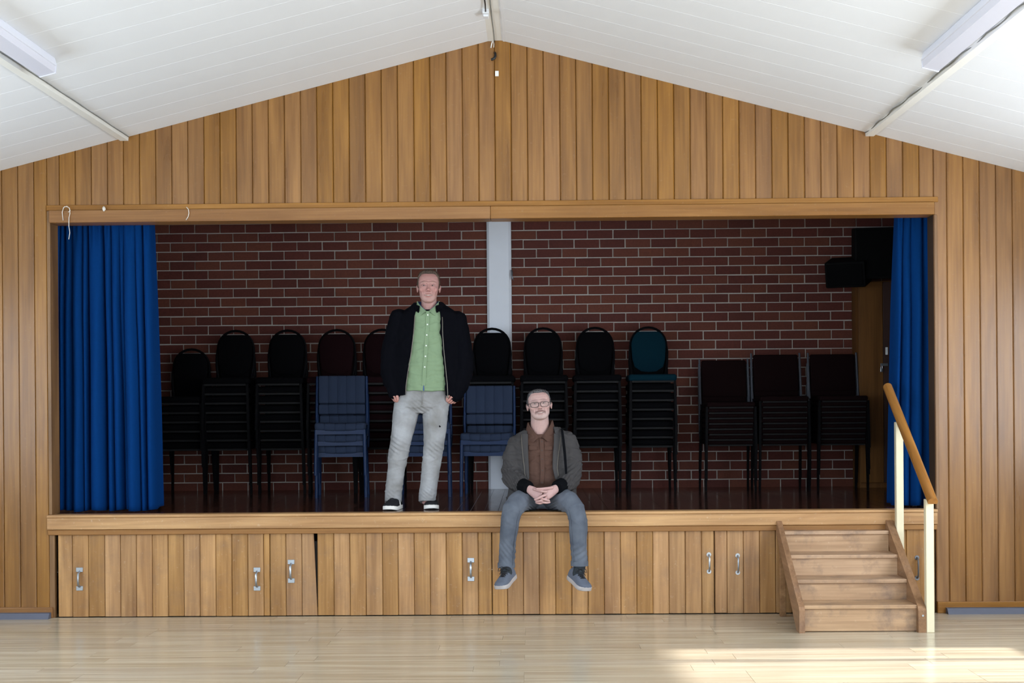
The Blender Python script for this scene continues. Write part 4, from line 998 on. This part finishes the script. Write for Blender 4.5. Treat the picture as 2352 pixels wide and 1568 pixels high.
# ---------------------------------------------------------------- standing man
def standing_man():
    Y = .32; S = 3267.0 / (10.5 + Y); m = lambda px_: px_ / S
    root = empty('person', (P(967, 1168, Y).x, Y, STAGE_Z)); tag(root, 'standing man in black jacket, open green shirt and pale grey jeans', 'person')
    kids = []
    # head frame: a little tilted back
    hc = P(984.5, 659.5, Y - .02); T = Matrix.Translation(hc) @ Matrix.Rotation(R(3), 4, 'Z') @ Matrix.Rotation(R(-4), 4, 'X') @ Matrix.Rotation(R(1), 4, 'Y') @ Matrix.Diagonal((1.07, 1.04, 1.055, 1))
    body = MB(); head_shells(body, T, 1.03, jaw=1.06, squint=.0034)
    nb = P(984, 735, Y + .02)
    limb(body, [hc + Vector((0, .012, -.06)), hc + Vector((0, .018, -.12)), nb], [.057, .059, .075], 20)
    tor = [(714, 984, 36, .055), (725, 983, 58, .08), (750, 983, 60, .095), (800, 981, 56, .095), (850, 977, 52, .09), (900, 970, 50, .09), (935, 969, 50, .09)]
    body.loft([ering(P(cx, py, Y + .015), m(hw), b, n=28) for py, cx, hw, b in tor])
    LA = [(918, 730, Y + .02, 24), (911, 760, Y + .02, 25), (904, 800, Y + .03, 27), (900, 840, Y + .03, 27), (902, 866, Y + .015, 25), (907, 888, Y - .005, 20.5), (908, 902, Y - .015, 18.5)]
    RA = [(1050, 733, Y + .02, 22), (1056, 780, Y + .02, 25), (1061, 820, Y + .03, 27), (1061, 850, Y + .03, 26), (1056, 878, Y + .01, 24), (1048, 897, Y - .01, 19.5), (1045, 908, Y - .015, 18)]
    for A in (LA, RA): limb(body, [P(a, b, c) for a, b, c, r in A], [min(.048, m(r) * .55) for a, b, c, r in A], 14)
    LL = [(937, 925, 32.5, .098), (931, 960, 29.5, .094), (923, 1000, 25, .084), (916.5, 1036, 23, .077), (910.5, 1078, 21.5, .072), (905.5, 1118, 20, .070), (902.5, 1150, 19.5, .082)]
    RL = [(1001, 925, 31.5, .098), (1000, 960, 29, .094), (998, 1000, 25, .084), (995, 1036, 22.5, .077), (990, 1076, 22, .072), (985, 1110, 20, .070), (983.5, 1126, 21, .071), (981.5, 1149.5, 19.5, .082)]
    for A in (LL, RL): limb(body, [P(a, b, Y + .015) for a, b, r, d in A], [m(r) * .7 for a, b, r, d in A], 14)
    me = fuse(body, .0034, 4, 'body'); me.materials.append(M['skin'])
    tones = {'skin': (.42, .228, .208), 'red': (.48, .17, .15), 'stubble': (.40, .27, .235), 'brow': (.30, .19, .15), 'face_shade': (.17, .075, .068), 'lip': (.40, .15, .14), 'mous': (.2, .1, .1)}
    finish_head(me, T, tones, root, M['hair_a'], hair_h=.016, ruddy=.4, wide=1.03, teeth_w=.024)
    hands = MB()
    hand_shells(hands, P(909, 897, Y - .015), P(901, 911, Y - .030), (.75, .5, .0), 1, curl=1.35)
    hand_shells(hands, P(1045, 903, Y - .015), P(1043, 917, Y - .045), (-.6, .75, 0), -1, curl=1.35)
    add_shells(me, hands, (.50, .25, .215))
    b = link('body', me, None, root, smooth=True); kids.append(b)
    # jeans
    j = MB(); hips = [(884, 971, 55, .098), (896, 970.5, 59, .106), (915, 969, 62, .114), (933, 968.5, 63.5, .116), (941, 968.5, 48, .100), (948, 969, 22, .07)]
    j.loft([ering(P(cx, py, Y + .015), m(hw), bb, n=32, p=2.2) for py, cx, hw, bb in hips])
    for A in (LL, RL):
        pts = [P(a, b_, Y + .015) for a, b_, r, d in A]; rings = [ering(p, m(A[i][2]), A[i][3], n=24, p=2.15) for i, p in enumerate(pts)]
        rings.append([v + Vector((0, .02, -.014 + (v.y - pts[-1].y) * -.20)) for v in ering(pts[-1], m(A[-1][2]) * .98, A[-1][3], n=24)])
        j.loft(rings)
    jm = fuse(j, .0055, 3, 'jeans')
    wrinkle(jm, [((9, 9, 7), .007, None), ((30, 30, 16), .002, None)], [((7, 7, 15), .0055, lambda p: .25 + .75 * math.exp(-((p[2] - 1.18) / .10) ** 2) + .9 * math.exp(-((p[2] - .86) / .09) ** 2) + .5 * math.exp(-((p[2] - 1.55) / .08) ** 2))])
    for (px_, py_, am, sg, per) in ((903, 1022, .006, .06, .035), (1004, 1033, .006, .06, .036), (905, 1138, .003, .05, .030), (984, 1133, .0045, .04, .026), (968, 930, .004, .07, .03)):
        folds(jm, P(px_, py_, Y - .06), (.25, 0, 1), per, am, sg, .4)
    jo = link('jeans', jm, M['jeans_grey'], root, smooth=True)
    MB().tube([P(970, 899, Y - .103), P(970, 915, Y - .106), P(969, 930, Y - .100)], .004, 6).build('fly_seam', M['jeans_grey'], jo, smooth=True)
    MB().tube([P(1009.0, 977.3, Y - .087), P(1011.5, 980.6, Y - .086)], .006, 5).build('knee_hole', M['tee_black'], jo)
    # shirt
    s = MB(); sh = [(716, 984, 46, .096), (722, 984, 54, .100), (738, 983.5, 62, .108), (765, 983, 65, .118), (810, 981.5, 64, .122), (850, 979.5, 63, .122), (880, 978, 62, .120), (897.5, 977, 62, .122)]
    SR = lambda py: [np.interp(py, [q[0] for q in sh], [q[k] for q in sh]) for k in (1, 2, 3)]
    s.loft([ering(P(cx, py, Y + .01), m(hw), bb, n=36, p=2.15) for py, cx, hw, bb in sh])
    sm = fuse(s, .0055, 2, 'shirt'); wrinkle(sm, [((12, 12, 18), .006, None), ((36, 36, 30), .002, None)], [((6, 6, 17), .0055, None)])
    so = link('shirt', sm, M['shirt_green'], root, smooth=True)
    def front(px_, py, out=0.0):
        cx, hw, bb = SR(py); t = max(-.99, min(.99, (px_ - cx) / hw)); return P(px_, py, Y + .01 - bb * (1 - abs(t) ** 2.15) ** (1 / 2.15) - out)
    pl = MB(); rows = []
    cl_ = [(714, 983), (750, 981.5), (800, 978.5), (850, 975), (885, 973)]
    for py, cx in cl_: rows.append([front(cx - 4.5, py, .001), front(cx - 4.0, py, .0065), front(cx + 4.0, py, .0065), front(cx + 4.5, py, .001)])
    pl.loft(rows, closed=False, cap=False); pl.build('placket', M['shirt_green'], so, smooth=30)
    for py in (723, 745, 769, 793.5, 818, 842.5):
        cx = np.interp(py, [a for a, _ in cl_], [b_ for _, b_ in cl_]); p = front(cx, py, .0065)
        MB().tube([p + Vector((0, .002, 0)), p + Vector((0, -.003, 0))], .0058, 10).build('button', M['button'], so)
    MB().loft([[front(971.5, 897, -.004), front(974.5, 897, -.004), front(974.3, 897, .0055), front(971.8, 897, .0055)], [front(972.6, 876, -.004), front(973.4, 876, -.004), front(973.3, 876, .005), front(972.7, 876, .005)]]).build('lining_slit', M['inner_blue'], so)
    ck = P(984, 708, Y - .002)
    cg = collar('collar', M['shirt_green'], so, ck, .0815, .080, .056, .016, .040, .10, .9, drop=.062)
    collar('collar_lining', M['inner_blue'], cg, ck + Vector((0, .003, 0)), .0765, .0745, .054, .004, .004, .07, .3, drop=.058)
    MB().loft([ering(P(984, py, Y + .005), m(hw), bb, n=28) for py, hw, bb in ((712, 22, .080), (716, 28, .088), (726, 40, .092))]).build('tee_neck', M['tee_black'], so, smooth=True)
    # black jacket, open at the front
    jk = MB(); JR = [(694, 984, 34, .076, -26, 27), (703, 984, 43, .085, -27, 28), (711, 984, 56, .098, -27, 28), (720, 984, 67, .112, -27, 28), (738, 984, 75, .126, -28, 29), (765, 983, 78, .134, -29, 30), (810, 981.5, 78, .138, -33, 35), (850, 979.5, 78, .138, -38, 41), (885, 978, 77, .137, -41.5, 46), (903, 978, 75, .134, -42, 47)]
    jk.loft([cring(P(cx, py + (5 if i == len(JR) - 1 else 0), Y + .012), m(hw), bb, m(xl), m(xr), .016) for i, (py, cx, hw, bb, xl, xr) in enumerate(JR)])
    for A in (LA, RA): limb(jk, [P(a, b_, c_) for a, b_, c_, r in A], [m(r) for a, b_, c_, r in A], 18)
    jm = fuse(jk, .006, 3, 'jacket'); wrinkle(jm, [((12, 12, 16), .009, None), ((30, 30, 30), .003, None)])
    jo = link('jacket', jm, M['jacket_black'], root, smooth=True)
    JF = lambda py, k: np.interp(py, [q[0] for q in JR], [q[k] for q in JR])
    for k, y0 in ((4, 724), (5, 728)):
        path = []
        for i in range(14):
            py = y0 + (900 - y0) * i / 13 + (9 * i / 13 if k == 5 else 0); pq = min(py, 903); cx, hw, bb, xx = JF(pq, 1), JF(pq, 2), JF(pq, 3), JF(pq, k)
            t = xx / hw; path.append(P(cx + xx + (-4.0 if k == 4 else 3.5), py, Y + .012 - bb * (1 - abs(t) ** 2.2) ** (1 / 2.2) - .004))
        z_ = MB().tube(path, .0032, 6)
        if k == 5: z_.box(path[-1].x - .006, path[-1].x + .006, path[-1].y - .008, path[-1].y + .004, path[-1].z - .018, path[-1].z + .004)
        z_.build('zip', M['zip'], jo, smooth=40)
    collar('collar', M['jacket_black'], jo, P(984, 713, Y + .006), .104, .098, .056, .030, .055, .62, .5, th=.009, drop=.02)
    # shoes
    zf = STAGE_Z + .0015
    def gp(px_, py_):
        d = fw * 3267.0 + cr * (px_ - 1176.0) - cu * (py_ - 929.0); return CAMP + d * ((zf - CAMP.z) / d.z)
    tl = gp(891.5, 1173.0); tr_ = gp(991.5, 1170.5)
    shoe(root, tl + Vector((.050, .285, 0)), tl, (0, 0, 1), 1.12, M['shoe_black'], M['sole_white'], M['lace'], .030, .105, -1)
    shoe(root, tr_ + Vector((-.030, .288, 0)), tr_, (0, 0, 1), 1.12, M['shoe_black'], M['sole_white'], M['lace'], .030, .105, 1)
    return root

# ---------------------------------------------------------------- seated man
def seated_man():
    Y = .22; S = 3267.0 / (10.5 + Y); m = lambda px_: px_ / S
    root = empty('person', (P(1243, 1168, Y).x, Y, STAGE_Z)); tag(root, 'seated man with glasses in grey jacket and brown shirt on the stage edge', 'person')
    hc = P(1238.5, 929.5, Y - .03); T = Matrix.Translation(hc) @ Matrix.Rotation(R(1), 4, 'Z') @ Matrix.Rotation(R(-7), 4, 'X') @ Matrix.Rotation(R(-5), 4, 'Y') @ Matrix.Diagonal((1.06, 1.0, .985, 1))
    body = MB(); head_shells(body, T, 1.10, jaw=1.09, squint=.0024)
    nb = P(1241, 1020, Y + .02)
    limb(body, [hc + Vector((0, .012, -.055)), hc + Vector((.003, .016, -.11)), nb], [.064, .067, .078], 20)
    tor = [(992, 1241, 38, .06), (1003, 1242, 52, .08), (1025, 1243, 56, .09), (1060, 1243, 54, .09), (1100, 1243, 54, .095), (1140, 1243, 56, .10), (1158, 1243, 56, .09)]
    body.loft([ering(P(cx, py, Y + .015), m(hw), b, n=28) for py, cx, hw, b in tor])
    LA = [(1190, 1018, Y + .02, 22), (1181, 1045, Y + .01, 25), (1178, 1080, Y - .02, 25.5), (1181, 1100, Y - .08, 24.5), (1194, 1113, Y - .17, 20), (1210, 1119, Y - .255, 16.5)]
    RA = [(1300, 1008, Y + .02, 22), (1309, 1040, Y + .01, 25), (1312, 1078, Y - .02, 25.5), (1309, 1099, Y - .08, 24.5), (1297, 1112, Y - .17, 20), (1282, 1118, Y - .255, 16.5)]
    for A in (LA, RA): limb(body, [P(a, b, c) for a, b, c, r in A], [min(.046, m(r) * .55) for a, b, c, r in A], 14)
    LL = [(1224, 1143, .18, .092), (1206, 1146, .04, .086), (1188, 1155, -.09, .078), (1176, 1171, -.165, .0725), (1171, 1195, -.175, .0685), (1167.5, 1232, -.168, .0645), (1165, 1268, -.163, .0605), (1163, 1297, -.160, .0595)]
    RL = [(1264, 1143, .18, .092), (1286, 1145, .04, .086), (1308, 1153, -.09, .078), (1322, 1169, -.165, .0725), (1327.5, 1195, -.175, .0685), (1329, 1232, -.168, .0645), (1330, 1266, -.163, .0605), (1331, 1293, -.160, .0595)]
    for A in (LL, RL): limb(body, [P(a, b, c) for a, b, c, r in A], [r * .62 for a, b, c, r in A], 14)
    me = fuse(body, .0034, 4, 'body'); me.materials.append(M['skin'])
    tones = {'skin': (.48, .312, .290), 'red': (.50, .24, .21), 'stubble': (.40, .32, .30), 'brow': (.22, .13, .13), 'face_shade': (.16, .085, .088), 'lip': (.42, .22, .215), 'mous': (.16, .085, .078)}
    finish_head(me, T, tones, root, M['hair_b'], lift=-.004, hair_h=.009, moustache=True, ruddy=.35, wide=1.10, teeth_w=.022)
    # clasped hands, fingers laced one between the other
    hands = MB(); q = lambda a, b, d: P(a, b, d)
    def palm(w, k, up2, a0, a1, th):
        w, k = Vector(w), Vector(k); d = (k - w).normalized(); u = (Vector(up2) - d * d.dot(Vector(up2))).normalized(); v = d.cross(u); rings = []
        for t, a, b in ((-.35, .8, .9), (0, .85, .95), (.3, 1.0, 1.0), (.65, 1.08, .95), (.9, 1.05, .8), (1.02, .8, .45)): rings.append(ering(w + (k - w) * t, (a0 + (a1 - a0) * max(0, t)) * a, th * b, u, v, 18, 2.3))
        hands.loft(rings)
    palm(q(1212, 1121, -.055), q(1242, 1139, -.125), (.45, -.1, 1), .032, .040, .019)
    palm(q(1280, 1120, -.055), q(1252, 1137, -.128), (-.45, -.1, 1), .032, .040, .019)
    finger(hands, [q(1268, 1120, -.105), q(1254, 1121.5, -.137), q(1243, 1122.5, -.150), q(1233, 1122.5, -.148)], .0115, .0082)      # thumb of one hand
    finger(hands, [q(1226, 1123, -.105), q(1237, 1126, -.138), q(1247, 1128, -.153), q(1256, 1129, -.150)], .0105, .0080)           # thumb of the other, below it
    finger(hands, [q(1254, 1136, -.133), q(1246, 1139, -.154), q(1237, 1143.5, -.157), q(1229, 1147, -.146)], .0108, .0085)
    finger(hands, [q(1238, 1142, -.130), q(1245, 1145, -.150), q(1254, 1147.5, -.155), q(1261, 1149.5, -.142)], .0104, .0082)
    finger(hands, [q(1254, 1144, -.130), q(1246, 1148, -.148), q(1239, 1150.5, -.152), q(1231.5, 1150.5, -.140)], .0102, .0080)
    finger(hands, [q(1236, 1147, -.122), q(1244, 1152, -.142), q(1254, 1154.0, -.146), q(1262, 1153, -.132)], .0098, .0078)
    finger(hands, [q(1253, 1150, -.120), q(1245, 1154.5, -.134), q(1238, 1155.5, -.137), q(1231.5, 1153.5, -.126)], .0092, .0074)
    add_shells(me, hands, (.53, .33, .315))
    link('body', me, None, root, smooth=True)
    # spectacles
    g = MB()
    for s in (-1, 1):
        loop = []
        for k in range(25):
            t = 2 * math.pi * k / 24; cx_, sz_ = math.cos(t), math.sin(t)
            loop.append((s * .0350 + .0280 * math.copysign(abs(cx_) ** .62, cx_), -.1015 + .012 * (.0350 + .0280 * cx_ if s > 0 else .0350 - .0280 * cx_) / .063, -.0085 + .0195 * math.copysign(abs(sz_) ** .7, sz_)))
        g.tube(loop, .0019, 6)
        g.tube([(s * .063, -.0915, .003), (s * .082, -.070, .006), (s * .0885, -.02, .008), (s * .088, .02, .004)], .0019, 6)
    g.tube([(-.0085, -.1000, .000), (0, -.1055, .003), (.0085, -.1000, .000)], .0019, 6); g.xf(T)
    go = g.build('spectacles', M['specs'], root, smooth=True)
    for s in (-1, 1):
        l_ = MB(); rings = []
        for dy in (0, .0015): rings.append([(s * .0350 + .0270 * math.copysign(abs(math.cos(t)) ** .62, math.cos(t)), -.0965 + dy, -.0085 + .0185 * math.copysign(abs(math.sin(t)) ** .7, math.sin(t))) for t in [2 * math.pi * k / 24 for k in range(24)]])
        l_.loft(rings).xf(T); l_.build('lens', M['lens'], go)
    # jeans
    j = MB(); hips = [(1112, 1243, 52, .10), (1130, 1243, 60, .115), (1148, 1243, 64, .125), (1160, 1243, 62, .12), (1166, 1243, 56, .11)]
    j.loft([ering(P(cx, py, Y), m(hw), bb, n=32, p=2.3) for py, cx, hw, bb in hips])
    for A in (LL, RL): j.tube([P(a, b, c) for a, b, c, r in A], [r for a, b, c, r in A], 24)
    jm = fuse(j, .0055, 3, 'jeans'); wrinkle(jm, [((9, 9, 8), .006, None), ((28, 28, 14), .002, None)], [((7, 7, 11), .0035, lambda p: .25 + .75 * math.exp(-((p[2] - .76) / .08) ** 2))])
    for (px_, py_, yy, am, sg, per, sl) in ((1196, 1178, -.09, .0035, .07, .036, 1.2), (1303, 1178, -.09, .0035, .07, .036, -1.2), (1172, 1270, -.2, .004, .08, .045, .8), (1325, 1270, -.2, .004, .08, .045, -.8), (1225, 1160, 0, .005, .08, .03, 1.0), (1265, 1160, 0, .005, .08, .03, -1.0)):
        folds(jm, P(px_, py_, yy), (.2, 0, 1), per, am, sg, sl)
    jo = link('jeans', jm, M['jeans_blue'], root, smooth=True)
    for A, s in ((LL, 1), (RL, -1)):
        sp = [P(a, b, c) + Vector((s * r * .78, -r * .72, 0)) for a, b, c, r in A[3:]]; MB().tube(sp, .0022, 5).build('seam', M['jeans_blue'], jo, smooth=True)
        p = P(A[-1][0], A[-1][1] + 2, A[-1][2]); MB().loft([ering(p + Vector((0, 0, dz)), A[-1][3] + k, A[-1][3] + k, n=24) for dz, k in ((.022, .0015), (.022, .004), (-.012, .0045), (-.012, -.006))]).build('hem', M['jeans_blue'], jo, smooth=50)
    # shirt
    s = MB(); sh = [(996, 1241, 47, .100), (1004, 1241, 52, .106), (1012, 1242, 57, .108), (1035, 1242.5, 60, .122), (1070, 1243, 60, .130), (1105, 1243.5, 61, .138), (1135, 1244, 62, .142)]
    s.loft([ering(P(cx, py, Y + .01), m(hw), bb, n=36, p=2.15) for py, cx, hw, bb in sh])
    sm = fuse(s, .0055, 2, 'shirt'); wrinkle(sm, [((14, 14, 20), .006, None), ((40, 40, 34), .002, None)], [((8, 8, 15), .0055, None)])
    so = link('shirt', sm, M['shirt_brown'], root, smooth=True)
    SR = lambda py: [np.interp(py, [q_[0] for q_ in sh], [q_[k] for q_ in sh]) for k in (1, 2, 3)]
    def front(px_, py, out=0.0):
        cx, hw, bb = SR(py); t = max(-.99, min(.99, (px_ - cx) / hw)); return P(px_, py, Y + .01 - bb * (1 - abs(t) ** 2.15) ** (1 / 2.15) - out)
    rows = [[front(cx - 5, py, .0), front(cx - 4.4, py, .008), front(cx + 4.4, py, .008), front(cx + 5, py, .0)] for py, cx in ((1008, 1244), (1040, 1245), (1080, 1246), (1112, 1244.5))]
    MB().loft(rows, closed=False, cap=False).build('placket', M['shirt_brown'], so, smooth=30)
    for py, cx in ((1014, 1244.3), (1034, 1245), (1054, 1245.3), (1080, 1246), (1108, 1244.7)):
        p = front(cx, py, .008); MB().tube([p + Vector((0, .002, 0)), p + Vector((0, -.003, 0))], .006, 10).build('button', M['button_brown'], so)
    for cx in (1224, 1260):
        rr = [[front(cx - 9 + 18 * i / 4, py, o_) for i in range(5)] for py, o_ in ((1024, .002), (1024.3, .009), (1033, .010), (1033.5, .002))]
        MB().loft(rr, closed=False, cap=False).build('pocket_flap', M['shirt_brown'], so, smooth=30)
    MB().loft([ering(P(1241, py, Y + .006), m(hw), bb, n=28) for py, hw, bb in ((998, 26, .086), (1004, 34, .096), (1012, 40, .098))]).build('tee_neck', M['tee_black'], so, smooth=True)
    collar('collar', M['shirt_brown'], so, P(1241, 993, Y - .004), .088, .086, .086, .020, .058, .10, .6, th=.005, tilt=.008, drop=.085)
    # jacket
    tilt = lambda py: (1, 0, .10 * max(0, 1 - (py - 985) / 60))
    jk = MB(); JR = [(984, 1241, 40, .082, -29, 31), (992, 1242, 54, .100, -30, 31), (1002, 1243, 64, .116, -31, 30), (1018, 1244, 70, .132, -32, 29), (1045, 1244.5, 71, .142, -32, 26), (1075, 1245, 71, .150, -31, 25), (1105, 1245, 73, .156, -30, 32), (1135, 1245, 80, .160, -42, 44), (1158, 1245, 86, .162, -62, 64)]
    jk.loft([cring(P(cx, py, Y + .014), m(hw), bb, m(xl), m(xr), .016, u=tilt(py)) for py, cx, hw, bb, xl, xr in JR])
    for A, e_ in ((LA, (1197, 1113, Y - .185, 18.5)), (RA, (1294, 1112, Y - .185, 18.5))):
        A = A[:-2] + [e_]; limb(jk, [P(a, b, c) for a, b, c, r in A], [m(r) for a, b, c, r in A], 18)
    jm = fuse(jk, .006, 3, 'jacket'); wrinkle(jm, [((11, 11, 14), .008, None), ((32, 32, 34), .002, None)], [((6, 6, 13), .0085, lambda p: .35 + .65 * (abs(p[0] - .06) > .14))])
    for (px_, py_, yy, sl) in ((1172, 1085, .12, 1.0), (1322, 1085, .12, -1.0), (1190, 1110, .0, 1.5), (1300, 1108, .0, -1.5)): folds(jm, P(px_, py_, yy), (.1, 0, 1), .034, .006, .075, sl)
    jo = link('jacket', jm, M['jacket_grey'], root, smooth=True)
    JF = lambda py, k: np.interp(py, [q_[0] for q_ in JR], [q_[k] for q_ in JR])
    for k, s_ in ((4, -1), (5, 1)):
        # turned-back front edge with its zip
        path = []; fl_ = []
        for i in range(13):
            py = 996 + 104 * i / 12; cx, hw, bb, xx = JF(py, 1), JF(py, 2), JF(py, 3), JF(py, k); wd = 15 - 7 * i / 12
            def fp(x_, o_):
                t = max(-.97, min(.97, x_ / hw)); return P(cx + x_, py - (7 if False else 0), Y + .014 - bb * (1 - abs(t) ** 2.2) ** (1 / 2.2) - o_)
            path.append(fp(xx + s_ * wd, .010)); fl_.append([fp(xx - s_ * 1, .001), fp(xx, .010), fp(xx + s_ * wd * .5, .014), fp(xx + s_ * wd, .009), fp(xx + s_ * wd, .0), fp(xx + s_ * wd * .5, -.002)])
        MB().loft(fl_).build('facing', M['jacket_grey'], jo, smooth=50); MB().tube(path, .0030, 6).build('zip', M['zip'], jo, smooth=True)
    for A, s_ in ((LA, 1), (RA, -1)):
        e0 = P(1198, 1114, Y - .195) if s_ > 0 else P(1293, 1113, Y - .195); e1 = P(1215, 1121.5, Y - .285) if s_ > 0 else P(1278, 1120.5, Y - .285)
        d = (e1 - e0).normalized(); rings = []
        u = d.cross(Vector((0, 1, .2))).normalized(); v = d.cross(u)
        for t, k in ((0, 15), (.2, 17.5), (.85, 16.5), (1, 14.5), (1.0, 11.5)): rings.append(ering(e0 + (e1 - e0) * t, m(k), m(k) * .92, u, v, 20))
        MB().loft(rings).build('cuff', M['cuff_black'], jo, smooth=50)
    MB().loft([[P(a - w, py, d), P(a + w, py, d), P(a + w, py, d + .012), P(a - w, py, d + .012)] for a, py, w, d in ((1290, 984, 2.5, .17), (1292, 996, 3, .105), (1294, 1012, 3.2, .078), (1296.5, 1035, 3.2, .066), (1298.5, 1058, 3.0, .063), (1300, 1080, 2.6, .066), (1300.5, 1096, 1.6, .075), (1300.5, 1104, .6, .09))]).build('black_strip', M['cuff_black'], jo, smooth=50)  # narrow black strip running down the jacket front
    # socks and shoes
    for A, hp, tp, tilt_ in ((LL, (1179, 1326, -.135), (1146.5, 1357, -.355), (-.25, -.42, .88)), (RL, (1309, 1328, -.125), (1349, 1361, -.335), (.30, -.42, .88))):
        ank = P(A[-1][0], A[-1][1], A[-1][2]); h = P(*hp); t_ = P(*tp); f = (t_ - h).normalized()
        # hp/tp are read at sole level
        shoe(root, h, t_, tilt_, 1.05, M['shoe_grey'], M['sole_grey'], M['lace'], .030, .098, 'bow')
        limb_ = MB(); limb(limb_, [ank + Vector((0, .0, .05)), ank + Vector((0, .002, -.02)), h + f * .075 + Vector(tilt_).normalized() * .075], [.046, .044, .042], 16); limb_.build('sock', M['sock'], root, smooth=True)
    return root
for r_ in (standing_man(), seated_man()):
    for ch in r_.children: ch.matrix_parent_inverse = Matrix.Translation(-r_.location)
